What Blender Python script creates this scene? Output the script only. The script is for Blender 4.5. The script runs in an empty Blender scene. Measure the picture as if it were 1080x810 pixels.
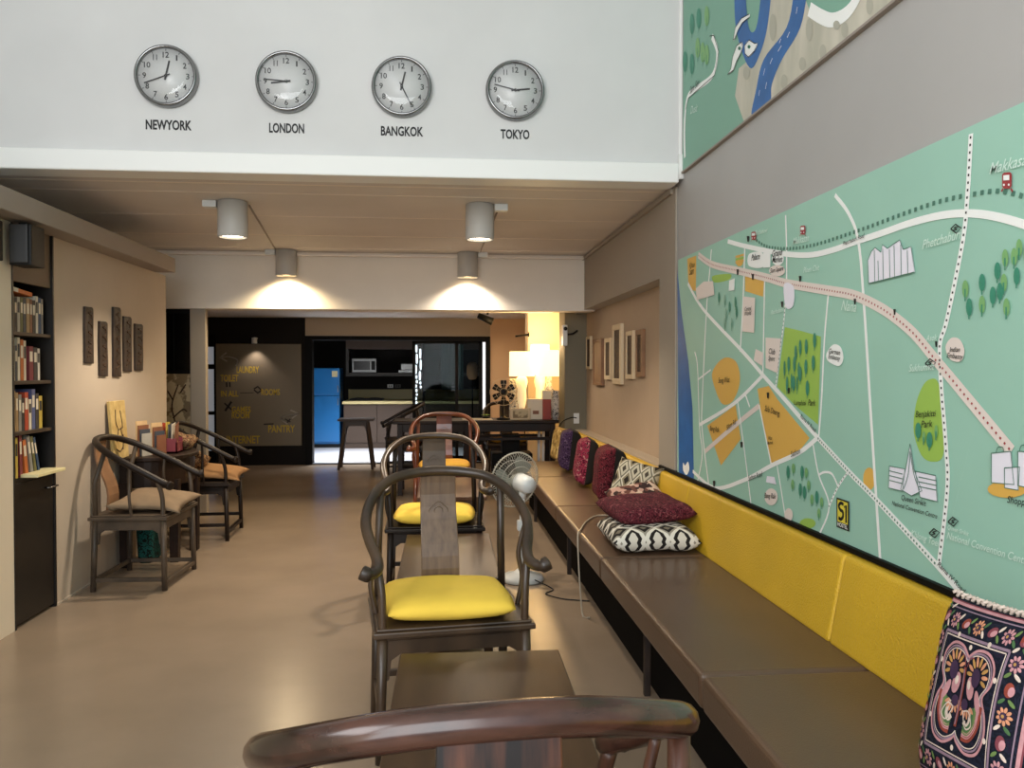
import bpy, math, random
from mathutils import Vector, Matrix

random.seed(7)
S = bpy.context.scene
COL = S.collection
PI = math.pi
R = math.radians

# ------------------------------------------------------------------ camera
CAMZ, YAW, PITCH, FPX = 1.39, 5.24, 1.01, 850.0
cam_d = bpy.data.cameras.new('camera')
cam_d.sensor_width = 36
cam_d.lens = FPX / 1080 * 36
cam_d.clip_start = 0.02
cam = bpy.data.objects.new('camera', cam_d)
COL.objects.link(cam)
cam.location = (0, 0, CAMZ)
cam.rotation_euler = (R(90 - PITCH), 0, R(-YAW))
S.camera = cam

# ------------------------------------------------------------------ exposure, world, big lights
S.view_settings.view_transform = 'Standard'
S.view_settings.look = 'None'
S.view_settings.exposure = 0.0
S.view_settings.gamma = 1
S.view_settings.use_curve_mapping = False
W = bpy.data.worlds.new('World')
S.world = W
W.use_nodes = True
W.node_tree.nodes['Background'].inputs[0].default_value = (0.80, 0.88, 1.0, 1)
W.node_tree.nodes['Background'].inputs[1].default_value = 0.8


def light(name, kind, loc, energy, color, aim=None, **kw):
    d = bpy.data.lights.new(name, kind)
    d.energy = energy
    d.color = color
    for k, v in kw.items():
        setattr(d, k, v)
    o = bpy.data.objects.new(name, d)
    COL.objects.link(o)
    o.location = loc
    if aim is not None:
        o.rotation_euler = (Vector(aim) - Vector(loc)).to_track_quat('-Z', 'Y').to_euler()
    return o


# daylight entering through the tall shop front behind the camera
light('shopfront_daylight', 'AREA', (-0.9, -2.3, 2.5), 190, (0.95, 0.98, 1.0), (-0.3, 3, 2.0),
      shape='RECTANGLE', size=3.2, size_y=3.6)
# fill light added left of the camera to brighten the right wall
light('left_fill_light', 'AREA', (-2.15, -0.2, 2.9), 55, (0.97, 0.98, 1.0), (1.4, 1.9, 1.7),
      shape='RECTANGLE', size=1.6, size_y=1.6)
# unseen light added above the kitchen threshold to whiten its floor
light('kitchen_floor_fill', 'AREA', (-1.4, 12.8, 2.05), 62, (0.92, 0.95, 1.0), (-1.25, 13.0, 0),
      shape='RECTANGLE', size=0.9, size_y=0.9, spread=R(100))
# warm area light added under the rear ceiling, unseen behind the cross beam
light('rear_ceiling_fill', 'AREA', (0.3, 10.9, 2.10), 17, (1.0, 0.74, 0.48), (0.3, 10.6, 0),
      shape='RECTANGLE', size=1.2, size_y=0.8)

# ------------------------------------------------------------------ projection helper: pixel of the photograph -> point on a real plane
_fw = Vector((math.sin(R(YAW)) * math.cos(R(PITCH)), math.cos(R(YAW)) * math.cos(R(PITCH)), -math.sin(R(PITCH))))
_rt = Vector((math.cos(R(YAW)), -math.sin(R(YAW)), 0))
_up = _rt.cross(_fw)
_C = Vector((0, 0, CAMZ))


def _ray(u, v):
    return _fw + _rt * ((u - 540) / FPX) - _up * ((v - 405) / FPX)


def on_x(u, v, x):
    d = _ray(u, v)
    return _C + d * (x / d.x)


def on_y(u, v, y):
    d = _ray(u, v)
    return _C + d * (y / d.y)


# ------------------------------------------------------------------ materials
def lin(h):
    h = h.lstrip('#')
    out = []
    for i in (0, 2, 4):
        c = int(h[i:i + 2], 16) / 255
        out.append(c / 12.92 if c <= 0.04045 else ((c + 0.055) / 1.055) ** 2.4)
    return (*out, 1)


def mat(name, col, rough=0.6, metal=0.0, var=0.0, scale=6.0, bump=0.0, bscale=40.0, col2=None,
        stretch=None, emit=None, estr=0.0, coat=0.0, spec=0.5, detail=4.0, ramp=(0.35, 0.68)):
    m = bpy.data.materials.new(name)
    m.use_nodes = True
    nt = m.node_tree
    b = nt.nodes['Principled BSDF']
    c = lin(col)
    b.inputs['Base Color'].default_value = c
    b.inputs['Roughness'].default_value = rough
    b.inputs['Metallic'].default_value = metal
    b.inputs['Specular IOR Level'].default_value = spec
    b.inputs['Coat Weight'].default_value = coat
    b.inputs['Coat Roughness'].default_value = 0.12
    tc = nt.nodes.new('ShaderNodeTexCoord')
    mp = nt.nodes.new('ShaderNodeMapping')
    nt.links.new(tc.outputs['Object'], mp.inputs[0])
    if stretch:
        mp.inputs['Scale'].default_value = stretch
    if var > 0 or col2:
        n = nt.nodes.new('ShaderNodeTexNoise')
        n.inputs['Scale'].default_value = scale
        n.inputs['Detail'].default_value = detail
        nt.links.new(mp.outputs[0], n.inputs['Vector'])
        r = nt.nodes.new('ShaderNodeValToRGB')
        nt.links.new(n.outputs['Fac'], r.inputs[0])
        r.color_ramp.elements[0].position = ramp[0]
        r.color_ramp.elements[1].position = ramp[1]
        if col2:
            r.color_ramp.elements[0].color = lin(col2)
            r.color_ramp.elements[1].color = c
        else:
            r.color_ramp.elements[0].color = tuple(max(0, x * (1 - var)) for x in c[:3]) + (1,)
            r.color_ramp.elements[1].color = tuple(min(1, x * (1 + var)) for x in c[:3]) + (1,)
        nt.links.new(r.outputs[0], b.inputs['Base Color'])
    if bump > 0:
        n2 = nt.nodes.new('ShaderNodeTexNoise')
        n2.inputs['Scale'].default_value = bscale
        n2.inputs['Detail'].default_value = 3
        nt.links.new(mp.outputs[0], n2.inputs['Vector'])
        bp = nt.nodes.new('ShaderNodeBump')
        bp.inputs['Strength'].default_value = bump
        bp.inputs['Distance'].default_value = 0.01
        nt.links.new(n2.outputs['Fac'], bp.inputs['Height'])
        nt.links.new(bp.outputs[0], b.inputs['Normal'])
    if emit:
        b.inputs['Emission Color'].default_value = lin(emit)
        b.inputs['Emission Strength'].default_value = estr
    return m


def glass(name, tint='ffffff', gloss=0.08, rough=0.02):
    m = bpy.data.materials.new(name)
    m.use_nodes = True
    nt = m.node_tree
    nt.nodes.clear()
    o = nt.nodes.new('ShaderNodeOutputMaterial')
    t = nt.nodes.new('ShaderNodeBsdfTransparent')
    t.inputs[0].default_value = lin(tint)
    g = nt.nodes.new('ShaderNodeBsdfGlossy')
    g.inputs['Roughness'].default_value = rough
    mx = nt.nodes.new('ShaderNodeMixShader')
    mx.inputs[0].default_value = gloss
    nt.links.new(t.outputs[0], mx.inputs[1])
    nt.links.new(g.outputs[0], mx.inputs[2])
    nt.links.new(mx.outputs[0], o.inputs[0])
    return m


def pattern_mat(name, cols, scale=14, kind='voronoi', rough=0.9, bump=0.35, stretch=None):
    """woven / embroidered cloth: cells of several thread colours in hard steps"""
    m = bpy.data.materials.new(name)
    m.use_nodes = True
    nt = m.node_tree
    b = nt.nodes['Principled BSDF']
    b.inputs['Roughness'].default_value = rough
    b.inputs['Specular IOR Level'].default_value = 0.2
    tc = nt.nodes.new('ShaderNodeTexCoord')
    mp = nt.nodes.new('ShaderNodeMapping')
    nt.links.new(tc.outputs['Object'], mp.inputs[0])
    if stretch:
        mp.inputs['Scale'].default_value = stretch
    r = nt.nodes.new('ShaderNodeValToRGB')
    r.color_ramp.interpolation = 'CONSTANT'
    els = r.color_ramp.elements
    while len(els) < len(cols):
        els.new(0.5)
    for i, (p, c) in enumerate(cols):
        els[i].position = p
        els[i].color = lin(c)
    if kind == 'voronoi':
        v = nt.nodes.new('ShaderNodeTexVoronoi')
        v.inputs['Scale'].default_value = scale
        nt.links.new(mp.outputs[0], v.inputs['Vector'])
        sep = nt.nodes.new('ShaderNodeSeparateColor')
        nt.links.new(v.outputs['Color'], sep.inputs[0])
        src = sep.outputs[0]
    elif kind == 'noise':
        v = nt.nodes.new('ShaderNodeTexNoise')
        v.inputs['Scale'].default_value = scale
        v.inputs['Detail'].default_value = 3
        v.inputs['Distortion'].default_value = 1.5
        nt.links.new(mp.outputs[0], v.inputs['Vector'])
        src = v.outputs['Fac']
    else:                                   # 'diamond': concentric lozenges
        sp = nt.nodes.new('ShaderNodeSeparateXYZ')
        nt.links.new(mp.outputs[0], sp.inputs[0])

        def mth(op, a, bb=None):
            n = nt.nodes.new('ShaderNodeMath')
            n.operation = op
            for i, q in enumerate((a, bb)):
                if q is None:
                    continue
                if isinstance(q, (int, float)):
                    n.inputs[i].default_value = q
                else:
                    nt.links.new(q, n.inputs[i])
            return n.outputs[0]

        def tri(o_):
            return mth('ABSOLUTE', mth('SUBTRACT', mth('FRACT', mth('ADD', mth('MULTIPLY', o_, scale), 20.0)), 0.5))
        src = mth('ADD', tri(sp.outputs[0]), tri(sp.outputs[1]))
    nt.links.new(src, r.inputs[0])
    nt.links.new(r.outputs[0], b.inputs['Base Color'])
    n2 = nt.nodes.new('ShaderNodeTexNoise')
    n2.inputs['Scale'].default_value = 160
    nt.links.new(tc.outputs['Object'], n2.inputs['Vector'])
    bp = nt.nodes.new('ShaderNodeBump')
    bp.inputs['Strength'].default_value = bump
    bp.inputs['Distance'].default_value = 0.004
    nt.links.new(n2.outputs['Fac'], bp.inputs['Height'])
    nt.links.new(bp.outputs[0], b.inputs['Normal'])
    return m


M = {}


def mk(key, *a, **k):
    M[key] = mat(key, *a, **k)
    return M[key]


mk('white_wall', 'd9d8d6', 0.75, var=0.03, scale=2)
mk('white_trim', 'f2f2ee', 0.5)
mk('beam_white', 'f0e8db', 0.7, var=0.03, scale=2)
mk('left_wall_paint', 'c2b4a2', 0.75, var=0.05, scale=1.5)
mk('near_wall_paint', 'e6d9c2', 0.75)
mk('grey_wall', 'b0aeab', 0.6, var=0.04, scale=1.2)
mk('recess_wall', 'b59f86', 0.75, var=0.05, scale=1.5)
mk('pilaster_paint', '9d9385', 0.7)
mk('pier_paint', '77715f', 0.75)
mk('ceiling_paint', 'dcd6d0', 0.65, var=0.06, scale=1.2)
mk('ceiling_seam', 'efe6da', 0.6)
mk('duct_paint', '9a8f84', 0.7)
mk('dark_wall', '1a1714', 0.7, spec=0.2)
mk('rear_wall', 'dcb991', 0.75)
mk('fascia_brown', 'b2a38e', 0.7)
mk('cream_pillar', 'e0cda8', 0.7)
mk('black_frame', '0b0a09', 0.6, spec=0.15)
mk('black_gloss', '0a0a0a', 0.18)
mk('black_cabinet', '16120f', 0.45, var=0.2, scale=8)
mk('shelf_brown', '3a2d22', 0.5)
mk('board_brown', '6b5a49', 0.6)
mk('dark_plank', '2b1d13', 0.6, var=0.5, scale=9, bump=0.5, bscale=30, stretch=(1, 3, 0.6))
mk('chair_wood', '4c3a2a', 0.38, col2='2f241b', scale=7, stretch=(1, 1, 0.5), coat=0.12)
mk('chair_splat', '735d48', 0.4, col2='5d4a3b', scale=9, stretch=(6, 6, 0.5), coat=0.05)
mk('chair_old', '5a4c3e', 0.45, col2='3e352c', scale=6, spec=0.35)
mk('chair_dark', '211812', 0.45, var=0.2, spec=0.28)
mk('chair_red', '7c4128', 0.3, col2='552817', scale=8, coat=0.3)
mk('near_rail', '4c3026', 0.22, col2='23150f', scale=5, stretch=(1, 3, 3), coat=0.3, detail=8, ramp=(0.42, 0.6))
mk('near_splat', '5a3626', 0.35, col2='17110f', scale=9, stretch=(5, 1, 0.6), detail=6)
mk('table_wood', '4a3524', 0.34, col2='3d2b1d', scale=5, stretch=(4, 0.6, 4), coat=0.1, spec=0.35)
mk('table_far', '5e4029', 0.3, col2='49301e', scale=5, stretch=(4, 0.6, 4), coat=0.2)
mk('altar_wood', '2a1b12', 0.45, col2='1c120c', scale=5, spec=0.25)
mk('yellow_cloth', 'fad24e', 0.85, var=0.06, scale=5, bump=0.25, bscale=300)
mk('far_yellow', 'e0ab3e', 0.85)
mk('leather', '5d4736', 0.36, var=0.08, scale=3, bump=0.12, bscale=220, coat=0.12)
mk('yellow_vinyl', 'dab02c', 0.42, bump=0.5, bscale=160, var=0.05, scale=3)
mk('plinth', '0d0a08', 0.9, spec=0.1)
mk('beige_cloth', '847058', 0.9, var=0.15, scale=7)
mk('tan_cloth', '9c744a', 0.9, var=0.1, scale=7)
mk('white_plastic', 'dfe2e0', 0.35)
mk('wire', 'b5b2a6', 0.4)
mk('cable', 'b9ad98', 0.5)
mk('chrome', '8c8c8c', 0.2, metal=1.0)
mk('clock_face', 'dadad8', 0.3)
mk('ink', '161616', 0.6)
mk('lamp_grey', 'bdbbb5', 0.5)
mk('lens_glow', 'fff4dd', 0.3, emit='fff0d8', estr=9)
mk('lens_warm', 'ffe2b0', 0.3, emit='ffdca6', estr=6)
mk('shade_glow', 'ffeec8', 0.8, emit='ffdf9a', estr=2.3)
mk('lamp_body', 'f1e2bd', 0.4, emit='ffdca0', estr=0.5)
mk('speaker_grey', '3c3c3d', 0.6)
mk('black_plastic', '101010', 0.5, spec=0.3)
mk('fridge_blue', '2f7fc4', 0.22)
mk('steel', '9a9a98', 0.35, metal=0.8)
mk('counter', 'd9c78e', 0.5)
mk('olive_tile', 'a3924a', 0.4)
mk('cabinet_brown', '4a3a2e', 0.5)
mk('cabinet_grey', '46423d', 0.5)
mk('kitchen_tile', 'e6e6ea', 0.2)
mk('curtain_teal', '5f7d78', 0.9)
mk('highlight_glow', 'ffffff', 0.3, emit='f4f8ff', estr=3.0)
mk('window_glow', 'dfe4ee', 0.5, emit='dfe6f2', estr=0.16)
mk('strip_glow', 'ffffff', 0.5, emit='eef2ff', estr=1.0)
mk('sign_board', '756c5a', 0.55)
mk('sign_yellow', 'bfa534', 0.6)
mk('sign_grey', '9f998c', 0.6)
mk('map_white', 'fafcf8', 0.5)
mk('map_pink', 'ecdfd6', 0.5)
mk('map_blue', '2a66a8', 0.5, var=0.12, scale=8)
mk('map_orange', 'e6b658', 0.5)
mk('map_lime', 'a0c659', 0.5)
mk('map_tree', '3f8f74', 0.5)
mk('map_tree_pale', '7fb372', 0.5)
mk('map_dot', '4f7d6b', 0.5)
mk('map_red', 'a23a3c', 0.5)
mk('map_lavender', 'f3f0fa', 0.5)
mk('map_script', 'd8efe2', 0.5)
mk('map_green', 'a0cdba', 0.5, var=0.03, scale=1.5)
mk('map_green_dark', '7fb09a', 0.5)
mk('map_sand', 'd5cfbe', 0.6, col2='b9b7a6', scale=7, stretch=(1, 1, 0.35))
mk('pier_wash', 'b4b2a2', 0.6)
mk('fan_blade', '8d9289', 0.4)
mk('logo_yellow', 'e4d44a', 0.5)
mk('wood_light', 'd9c4a0', 0.6)
mk('wood_frame', '8a6546', 0.6, var=0.15, scale=6)
mk('carving', '53361f', 0.7, col2='2f1d11', scale=30, bump=0.8, bscale=60)
mk('paper', 'e6dcc6', 0.8)
mk('canvas_yellow', 'dcc382', 0.8, col2='b9985a', scale=12)
mk('cream_prints', 'cbb994', 0.8, col2='8e7a5c', scale=9, ramp=(0.45, 0.5))
mk('red_box', '9a3a2c', 0.5)
mk('green_leaf', '7c9a3a', 0.6)
M['pane'] = glass('pane', 'd4dada', 0.006)
M['clock_glass'] = glass('clock_glass', 'ffffff', 0.05)
M['gold_brocade'] = pattern_mat('gold_brocade', [(0, 'b39355'), (0.4, 'd3b878'), (0.7, '8e7340')], 24, 'voronoi')
M['purple_thread'] = pattern_mat('purple_thread', [(0, '1e1626'), (0.42, '4c3658'), (0.52, '2a1a30'), (0.6, '6e5872')], 45, 'noise')
M['red_thread'] = pattern_mat('red_thread', [(0, '4a1020'), (0.42, '8f2e46'), (0.54, '2e0f18'), (0.6, 'b07a78')], 34, 'noise')
M['maroon_thread'] = pattern_mat('maroon_thread', [(0, '2c0c12'), (0.42, '6a222c'), (0.52, '200a0e'), (0.6, '7c3a40')], 40, 'noise')
M['plum_thread'] = pattern_mat('plum_thread', [(0, '341218'), (0.42, '6b2933'), (0.52, '2e141a'), (0.6, '8a4a4e')], 45, 'noise')
M['lozenge_grey'] = pattern_mat('lozenge_grey', [(0, '2f2822'), (0.22, '8b8067'), (0.38, 'cfc7b2'), (0.5, '6f6a5a'), (0.62, 'bdb59d'), (0.82, '4a4238')], 8.5, 'diamond', stretch=(1.5, 0.85, 1))
M['lozenge_white'] = pattern_mat('lozenge_white', [(0, '7a7263'), (0.16, '2a2624'), (0.34, '9b9486'), (0.46, 'e4dfd2'), (0.64, '2a2624'), (0.8, 'd8d2c4')], 8.0, 'diamond')
M['pink_weave'] = pattern_mat('pink_weave', [(0, '3c2c2a'), (0.3, 'c9a08e'), (0.5, '70493f'), (0.7, 'd8bfa8')], 34, 'voronoi')
M['scarf_print'] = pattern_mat('scarf_print', [(0, '3c2a1e'), (0.42, '8e7050'), (0.52, '5c2c26'), (0.58, 'a08a64')], 22, 'noise')
M['teal_bag'] = pattern_mat('teal_bag', [(0, '0d1512'), (0.45, '164b46'), (0.6, '0d1512'), (0.68, '2d8478')], 28, 'noise')
M['vase_print'] = pattern_mat('vase_print', [(0, '2b2b30'), (0.42, 'c9c6c0'), (0.6, '55565e')], 40, 'noise')
M['navy_cloth'] = pattern_mat('navy_cloth', [(0, '141722'), (0.5, '1d2130'), (0.62, '241a2b')], 60, 'noise')


# ------------------------------------------------------------------ mesh builder
def cat(pts, sub=6, closed=False):
    """Catmull-Rom through tuples of any length"""
    n = len(pts)
    out = []
    rng = n if closed else n - 1
    for i in range(rng):
        if closed:
            p0, p1, p2, p3 = (pts[(i + k) % n] for k in (-1, 0, 1, 2))
        else:
            p1, p2 = pts[i], pts[i + 1]
            p0 = pts[i - 1] if i > 0 else p1
            p3 = pts[i + 2] if i + 2 < n else p2
        for s in range(sub):
            t = s / sub
            out.append(tuple(0.5 * (2 * b + (c - a) * t + (2 * a - 5 * b + 4 * c - d) * t * t + (3 * b - a - 3 * c + d) * t ** 3)
                             for a, b, c, d in zip(p0, p1, p2, p3)))
    if not closed:
        out.append(tuple(pts[-1]))
    return out


class MB:
    def __init__(self):
        self.v, self.f, self.mi, self.sm = [], [], [], []

    def _add(self, vs, fs, mi=0, smooth=False):
        o = len(self.v)
        self.v += [tuple(q) for q in vs]
        self.f += [tuple(i + o for i in q) for q in fs]
        self.mi += [mi] * len(fs)
        self.sm += [smooth] * len(fs)
        return self

    def box(self, c, s, rot=None, mi=0, taper=1.0):
        x, y, z = (q / 2 for q in s)
        vs = [Vector((sx * x * (taper if sz < 0 else 1), sy * y * (taper if sz < 0 else 1), sz * z))
              for sx in (-1, 1) for sy in (-1, 1) for sz in (-1, 1)]
        if rot is not None:
            vs = [rot @ q for q in vs]
        vs = [q + Vector(c) for q in vs]
        return self._add(vs, [(0, 1, 3, 2), (4, 6, 7, 5), (0, 4, 5, 1), (2, 3, 7, 6), (0, 2, 6, 4), (1, 5, 7, 3)], mi)

    def mm(self, a, b, mi=0):
        return self.box([(p + q) / 2 for p, q in zip(a, b)], [abs(q - p) for p, q in zip(a, b)], mi=mi)

    def bar(self, p, q, w, h=None, mi=0):
        p, q = Vector(p), Vector(q)
        d = q - p
        rot = d.to_track_quat('Z', 'Y').to_matrix()
        return self.box((p + q) / 2, (w, h or w, d.length), rot, mi)

    def tube(self, pts, r, seg=10, mi=0, caps=True, flat=1.0):
        pts = [Vector(p[:3]) for p in pts]
        n = len(pts)
        rs = r if isinstance(r, (list, tuple)) else [r] * n
        vs, fs = [], []
        prev = None
        for i, p in enumerate(pts):
            t = (pts[min(i + 1, n - 1)] - pts[max(i - 1, 0)])
            t = t.normalized() if t.length > 1e-9 else Vector((0, 0, 1))
            if prev is None:
                a = Vector((0, 0, 1)) if abs(t.z) < 0.9 else Vector((1, 0, 0))
                nx = t.cross(a).normalized()
            else:
                nx = (prev - t * prev.dot(t)).normalized()
            prev = nx
            ny = t.cross(nx)
            for k in range(seg):
                a = 2 * PI * k / seg
                vs.append(p + nx * (math.cos(a) * rs[i]) + ny * (math.sin(a) * rs[i] * flat))
        for i in range(n - 1):
            for k in range(seg):
                k2 = (k + 1) % seg
                fs.append((i * seg + k, i * seg + k2, (i + 1) * seg + k2, (i + 1) * seg + k))
        if caps:
            fs.append(tuple(reversed(range(seg))))
            fs.append(tuple(range((n - 1) * seg, n * seg)))
        return self._add(vs, fs, mi, True)

    def lathe(self, prof, c=(0, 0, 0), seg=24, mi=0, rot=None):
        """prof: (radius, height) pairs"""
        vs, fs = [], []
        n = len(prof)
        for (r, z) in prof:
            for k in range(seg):
                a = 2 * PI * k / seg
                q = Vector((r * math.cos(a), r * math.sin(a), z))
                if rot is not None:
                    q = rot @ q
                vs.append(q + Vector(c))
        for i in range(n - 1):
            for k in range(seg):
                k2 = (k + 1) % seg
                fs.append((i * seg + k, i * seg + k2, (i + 1) * seg + k2, (i + 1) * seg + k))
        if prof[0][0] > 1e-5:
            fs.append(tuple(reversed(range(seg))))
        if prof[-1][0] > 1e-5:
            fs.append(tuple(range((n - 1) * seg, n * seg)))
        return self._add(vs, fs, mi, True)

    def prism(self, poly, f0, f1, mi=0, smooth=False):
        """poly: 2D outline; f0/f1 map (a,b) to the 3D front and back"""
        n = len(poly)
        vs = [f0(*p) for p in poly] + [f1(*p) for p in poly]
        fs = [tuple(range(n)), tuple(reversed(range(n, 2 * n)))]
        fs += [(i, i + n, (i + 1) % n + n, (i + 1) % n) for i in range(n)]
        return self._add(vs, fs, mi, smooth)

    def pillow(self, w, h, t, n=18, p=4.0, pinch=0.07, noise=0.0, squash=None, mi=0, rnd_=0.0):
        """soft cushion in XY, puffed along Z; squash(x,y,z)->xyz bends it afterwards"""
        rnd = random.Random(int(w * 1000 + h * 77))
        ph = [rnd.uniform(0, 6) for _ in range(4)]
        vs, fs = [], []

        def pt(i, j, s):
            a = -1 + 2 * i / n
            b = -1 + 2 * j / n
            th = (max(0, 1 - abs(a) ** p) ** 0.55) * (max(0, 1 - abs(b) ** p) ** 0.55)
            x = w / 2 * a * (1 - pinch * (1 - b * b))
            y = h / 2 * b * (1 - pinch * (1 - a * a))
            z = s * t / 2 * th * (1 + noise * math.sin(a * 5 + ph[0]) * math.cos(b * 4 + ph[1]))
            z += noise * t * 0.5 * math.sin(a * 3 + ph[2]) * math.sin(b * 3.5 + ph[3])
            x *= math.sqrt(1 - rnd_ * b * b)
            y *= math.sqrt(1 - rnd_ * a * a)
            q = (x, y, z)
            return squash(*q) if squash else q
        for s in (1, -1):
            o = len(vs)
            for i in range(n + 1):
                for j in range(n + 1):
                    vs.append(pt(i, j, s))
            for i in range(n):
                for j in range(n):
                    q = [o + i * (n + 1) + j, o + (i + 1) * (n + 1) + j, o + (i + 1) * (n + 1) + j + 1, o + i * (n + 1) + j + 1]
                    fs.append(tuple(q if s > 0 else q[::-1]))
        return self._add(vs, fs, mi, True)

    def build(self, name, mats, parent=None, world=False, bevel=0.0, seg=2, merge=False):
        me = bpy.data.meshes.new(name)
        me.from_pydata(self.v, [], self.f)
        for m in (mats if isinstance(mats, (list, tuple)) else [mats]):
            me.materials.append(M[m] if isinstance(m, str) else m)
        me.polygons.foreach_set('material_index', self.mi)
        me.polygons.foreach_set('use_smooth', self.sm)
        me.update()
        o = bpy.data.objects.new(name, me)
        COL.objects.link(o)
        if parent is not None:
            o.parent = parent
            if world:
                o.location = -Vector(parent.location)
        if merge:
            w_ = o.modifiers.new('weld', 'WELD')
            w_.merge_threshold = 1e-5
        if bevel:
            b = o.modifiers.new('bevel', 'BEVEL')
            b.width = bevel
            b.segments = seg
            b.limit_method = 'ANGLE'
            b.angle_limit = R(40)
        return o


def tag(o, label=None, category=None, group=None, kind=None):
    for k, v in (('label', label), ('category', category), ('group', group), ('kind', kind)):
        if v:
            o[k] = v
    return o


def thing(name, loc, label, category, group=None, rz=0.0):
    o = bpy.data.objects.new(name, None)
    o.empty_display_size = 0.1
    COL.objects.link(o)
    o.location = loc
    o.rotation_euler = (0, 0, rz)
    return tag(o, label, category, group)


def struct(name, mb, mats, **k):
    return tag(mb.build(name, mats, **k), kind='structure')


# text as mesh data: list of verts (x,y) + faces, normalised to its own box
_tcache = {}


def text_mesh(s, shear=0.0, bold=0.0):
    key = (s, shear, bold)
    if key not in _tcache:
        c = bpy.data.curves.new('lettering', 'FONT')
        c.body = s
        c.shear = shear
        c.offset = bold
        c.resolution_u = 3
        o = bpy.data.objects.new('lettering', c)
        COL.objects.link(o)
        dg = bpy.context.evaluated_depsgraph_get()
        dg.update()
        ev = o.evaluated_get(dg)
        me = ev.to_mesh()
        vs = [(v.co.x, v.co.y) for v in me.vertices]
        fs = [tuple(p.vertices) for p in me.polygons]
        ev.to_mesh_clear()
        bpy.data.objects.remove(o)
        bpy.data.curves.remove(c)
        xs = [v[0] for v in vs]
        x0, x1 = min(xs), max(xs)
        ys = [v[1] for v in vs]
        _tcache[key] = ([(a - x0, b) for a, b in vs], fs, x1 - x0, max(ys))
    return _tcache[key]

# ================================================================== THE SETTING
XR, XL = 1.45, -2.245            # near right wall, left wall
XREC = 1.57                      # recessed right wall behind the cushions
YC = 4.72                        # wall with the clocks

# floor: poured concrete with a satin seal
fm = mat('floor_concrete', '9a8874', 0.25, col2='8d7c69', scale=1.6, spec=0.45, bump=0.04, bscale=9, ramp=(0.3, 0.7))
struct('floor', MB().mm((-3.6, -2.6, -0.1), (1.9, 12.0, 0)), fm)
struct('floor', MB().mm((-3.0, 12.0, -0.1), (1.6, 15.6, 0.0)), 'kitchen_tile')

# left wall: near piece, piece above the book niche, far piece
struct('wall_left', MB().mm((-2.7, -2.6, 0), (XL, 4.49, 2.17)), 'near_wall_paint')
lw = MB()
lw.mm((-2.7, 4.95, 0), (XL, 6.92, 2.168))
struct('wall_left', lw, 'left_wall_paint')
struct('wall_upper_left', MB().mm((-2.9, -2.6, 2.17), (-2.7, 4.85, 4.9)), 'white_wall')
struct('wall_far_left', MB().mm((-3.6, 6.92, 0), (-3.45, 12, 2.6)), 'dark_wall')
struct('wall_stair', MB().mm((-3.6, 6.80, 0), (-2.7, 6.92, 2.6)).mm((-2.9, 4.85, 0), (-2.7, 6.80, 2.6)), 'dark_wall')
struct('baseboard_left', MB().mm((XL, 4.952, 0), (XL + 0.008, 6.92, 0.012)), 'left_wall_paint')

# right wall
rw = MB()
rw.mm((XR, -2.6, 0), (1.9, 5.16, 4.9))
rw.mm((XR, 5.16, 0), (1.9, 8.45, 0.75))
rw.mm((XR, 5.16, 1.985), (1.9, 8.45, 2.6))
struct('wall_right', rw, 'grey_wall')
struct('wall_recess', MB().mm((XREC, 5.16, 0.75), (1.9, 8.45, 1.985)), 'recess_wall')
struct('trim_1', MB().mm((XR - 0.012, 4.80, 0.76), (XR, 5.16, 2.5)), 'pilaster_paint', bevel=0.004)
struct('trim_2', MB().mm((XR - 0.01, 5.16, 1.985), (XR, 7.88, 2.5)).mm((XR - 0.03, 4.86, 2.47), (XR - 0.01, 7.88, 2.5)), 'pilaster_paint')
struct('trim_3', MB().mm((XR, 5.17, 0.75), (XREC, 8.45, 0.758)), 'fascia_brown')
struct('wall_pier', MB().mm((1.335, 8.45, 0), (1.9, 8.85, 2.2)), 'pier_paint', bevel=0.004)

# clock wall above, with its thick white lip
struct('wall_clock', MB().mm((-2.9, YC, 2.60), (XR, YC + 0.2, 4.9)), 'white_wall')
struct('trim_4', MB().mm((-2.9, YC - 0.05, 2.495), (XR - 0.03, YC + 0.14, 2.612)), 'white_trim', bevel=0.01, seg=3)
struct('trim_5', MB().tube([(XR - 0.015, YC - 0.04, 2.66), (XR - 0.015, YC - 0.04, 2.60), (XR - 0.012, YC - 0.035, 2.52)], 0.018), 'white_trim')
struct('trim_6', MB().mm((XR - 0.02, YC - 0.012, 2.62), (XR, YC, 4.9)), 'white_trim', bevel=0.003)

# low ceiling of the rear half, with its board seams
struct('ceiling', MB().mm((-3.5, YC + 0.14, 2.515), (1.9, 7.95, 2.6)), 'ceiling_paint')
cs = MB()
for y, w in ((5.02, 0.012), (5.28, 0.006), (6.05, 0.006), (6.9, 0.01), (7.62, 0.012)):
    cs.mm((-2.7, y - w, 2.5135), (XR, y + w, 2.516))
struct('trim_7', cs, 'ceiling_seam')
struct('trim_8', MB().mm((-2.7, 7.80, 2.47), (XR, 7.84, 2.49)), 'ceiling_seam', bevel=0.005)
struct('ceiling_void', MB().mm((-2.9, -2.6, 4.9), (1.9, 4.9, 5.0)), 'white_wall')
# cross beam
struct('beam', MB().mm((-3.4, 7.88, 1.97), (XR + 0.1, 8.10, 2.515)), 'beam_white', bevel=0.004).name = 'trim_9'
struct('ceiling_rear', MB().mm((-3.5, 8.10, 2.15), (1.9, 12.0, 2.3)), 'ceiling_paint')
struct('trim_10', MB().mm((-2.2, 8.9, 2.04), (1.3, 9.15, 2.15)), 'beam_white', bevel=0.004)
# boxed duct along the left wall
struct('trim_11', MB().mm((XL - 0.2, -2.5, 2.17), (-2.10, 6.71, 2.285)), 'duct_paint', bevel=0.006)

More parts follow.
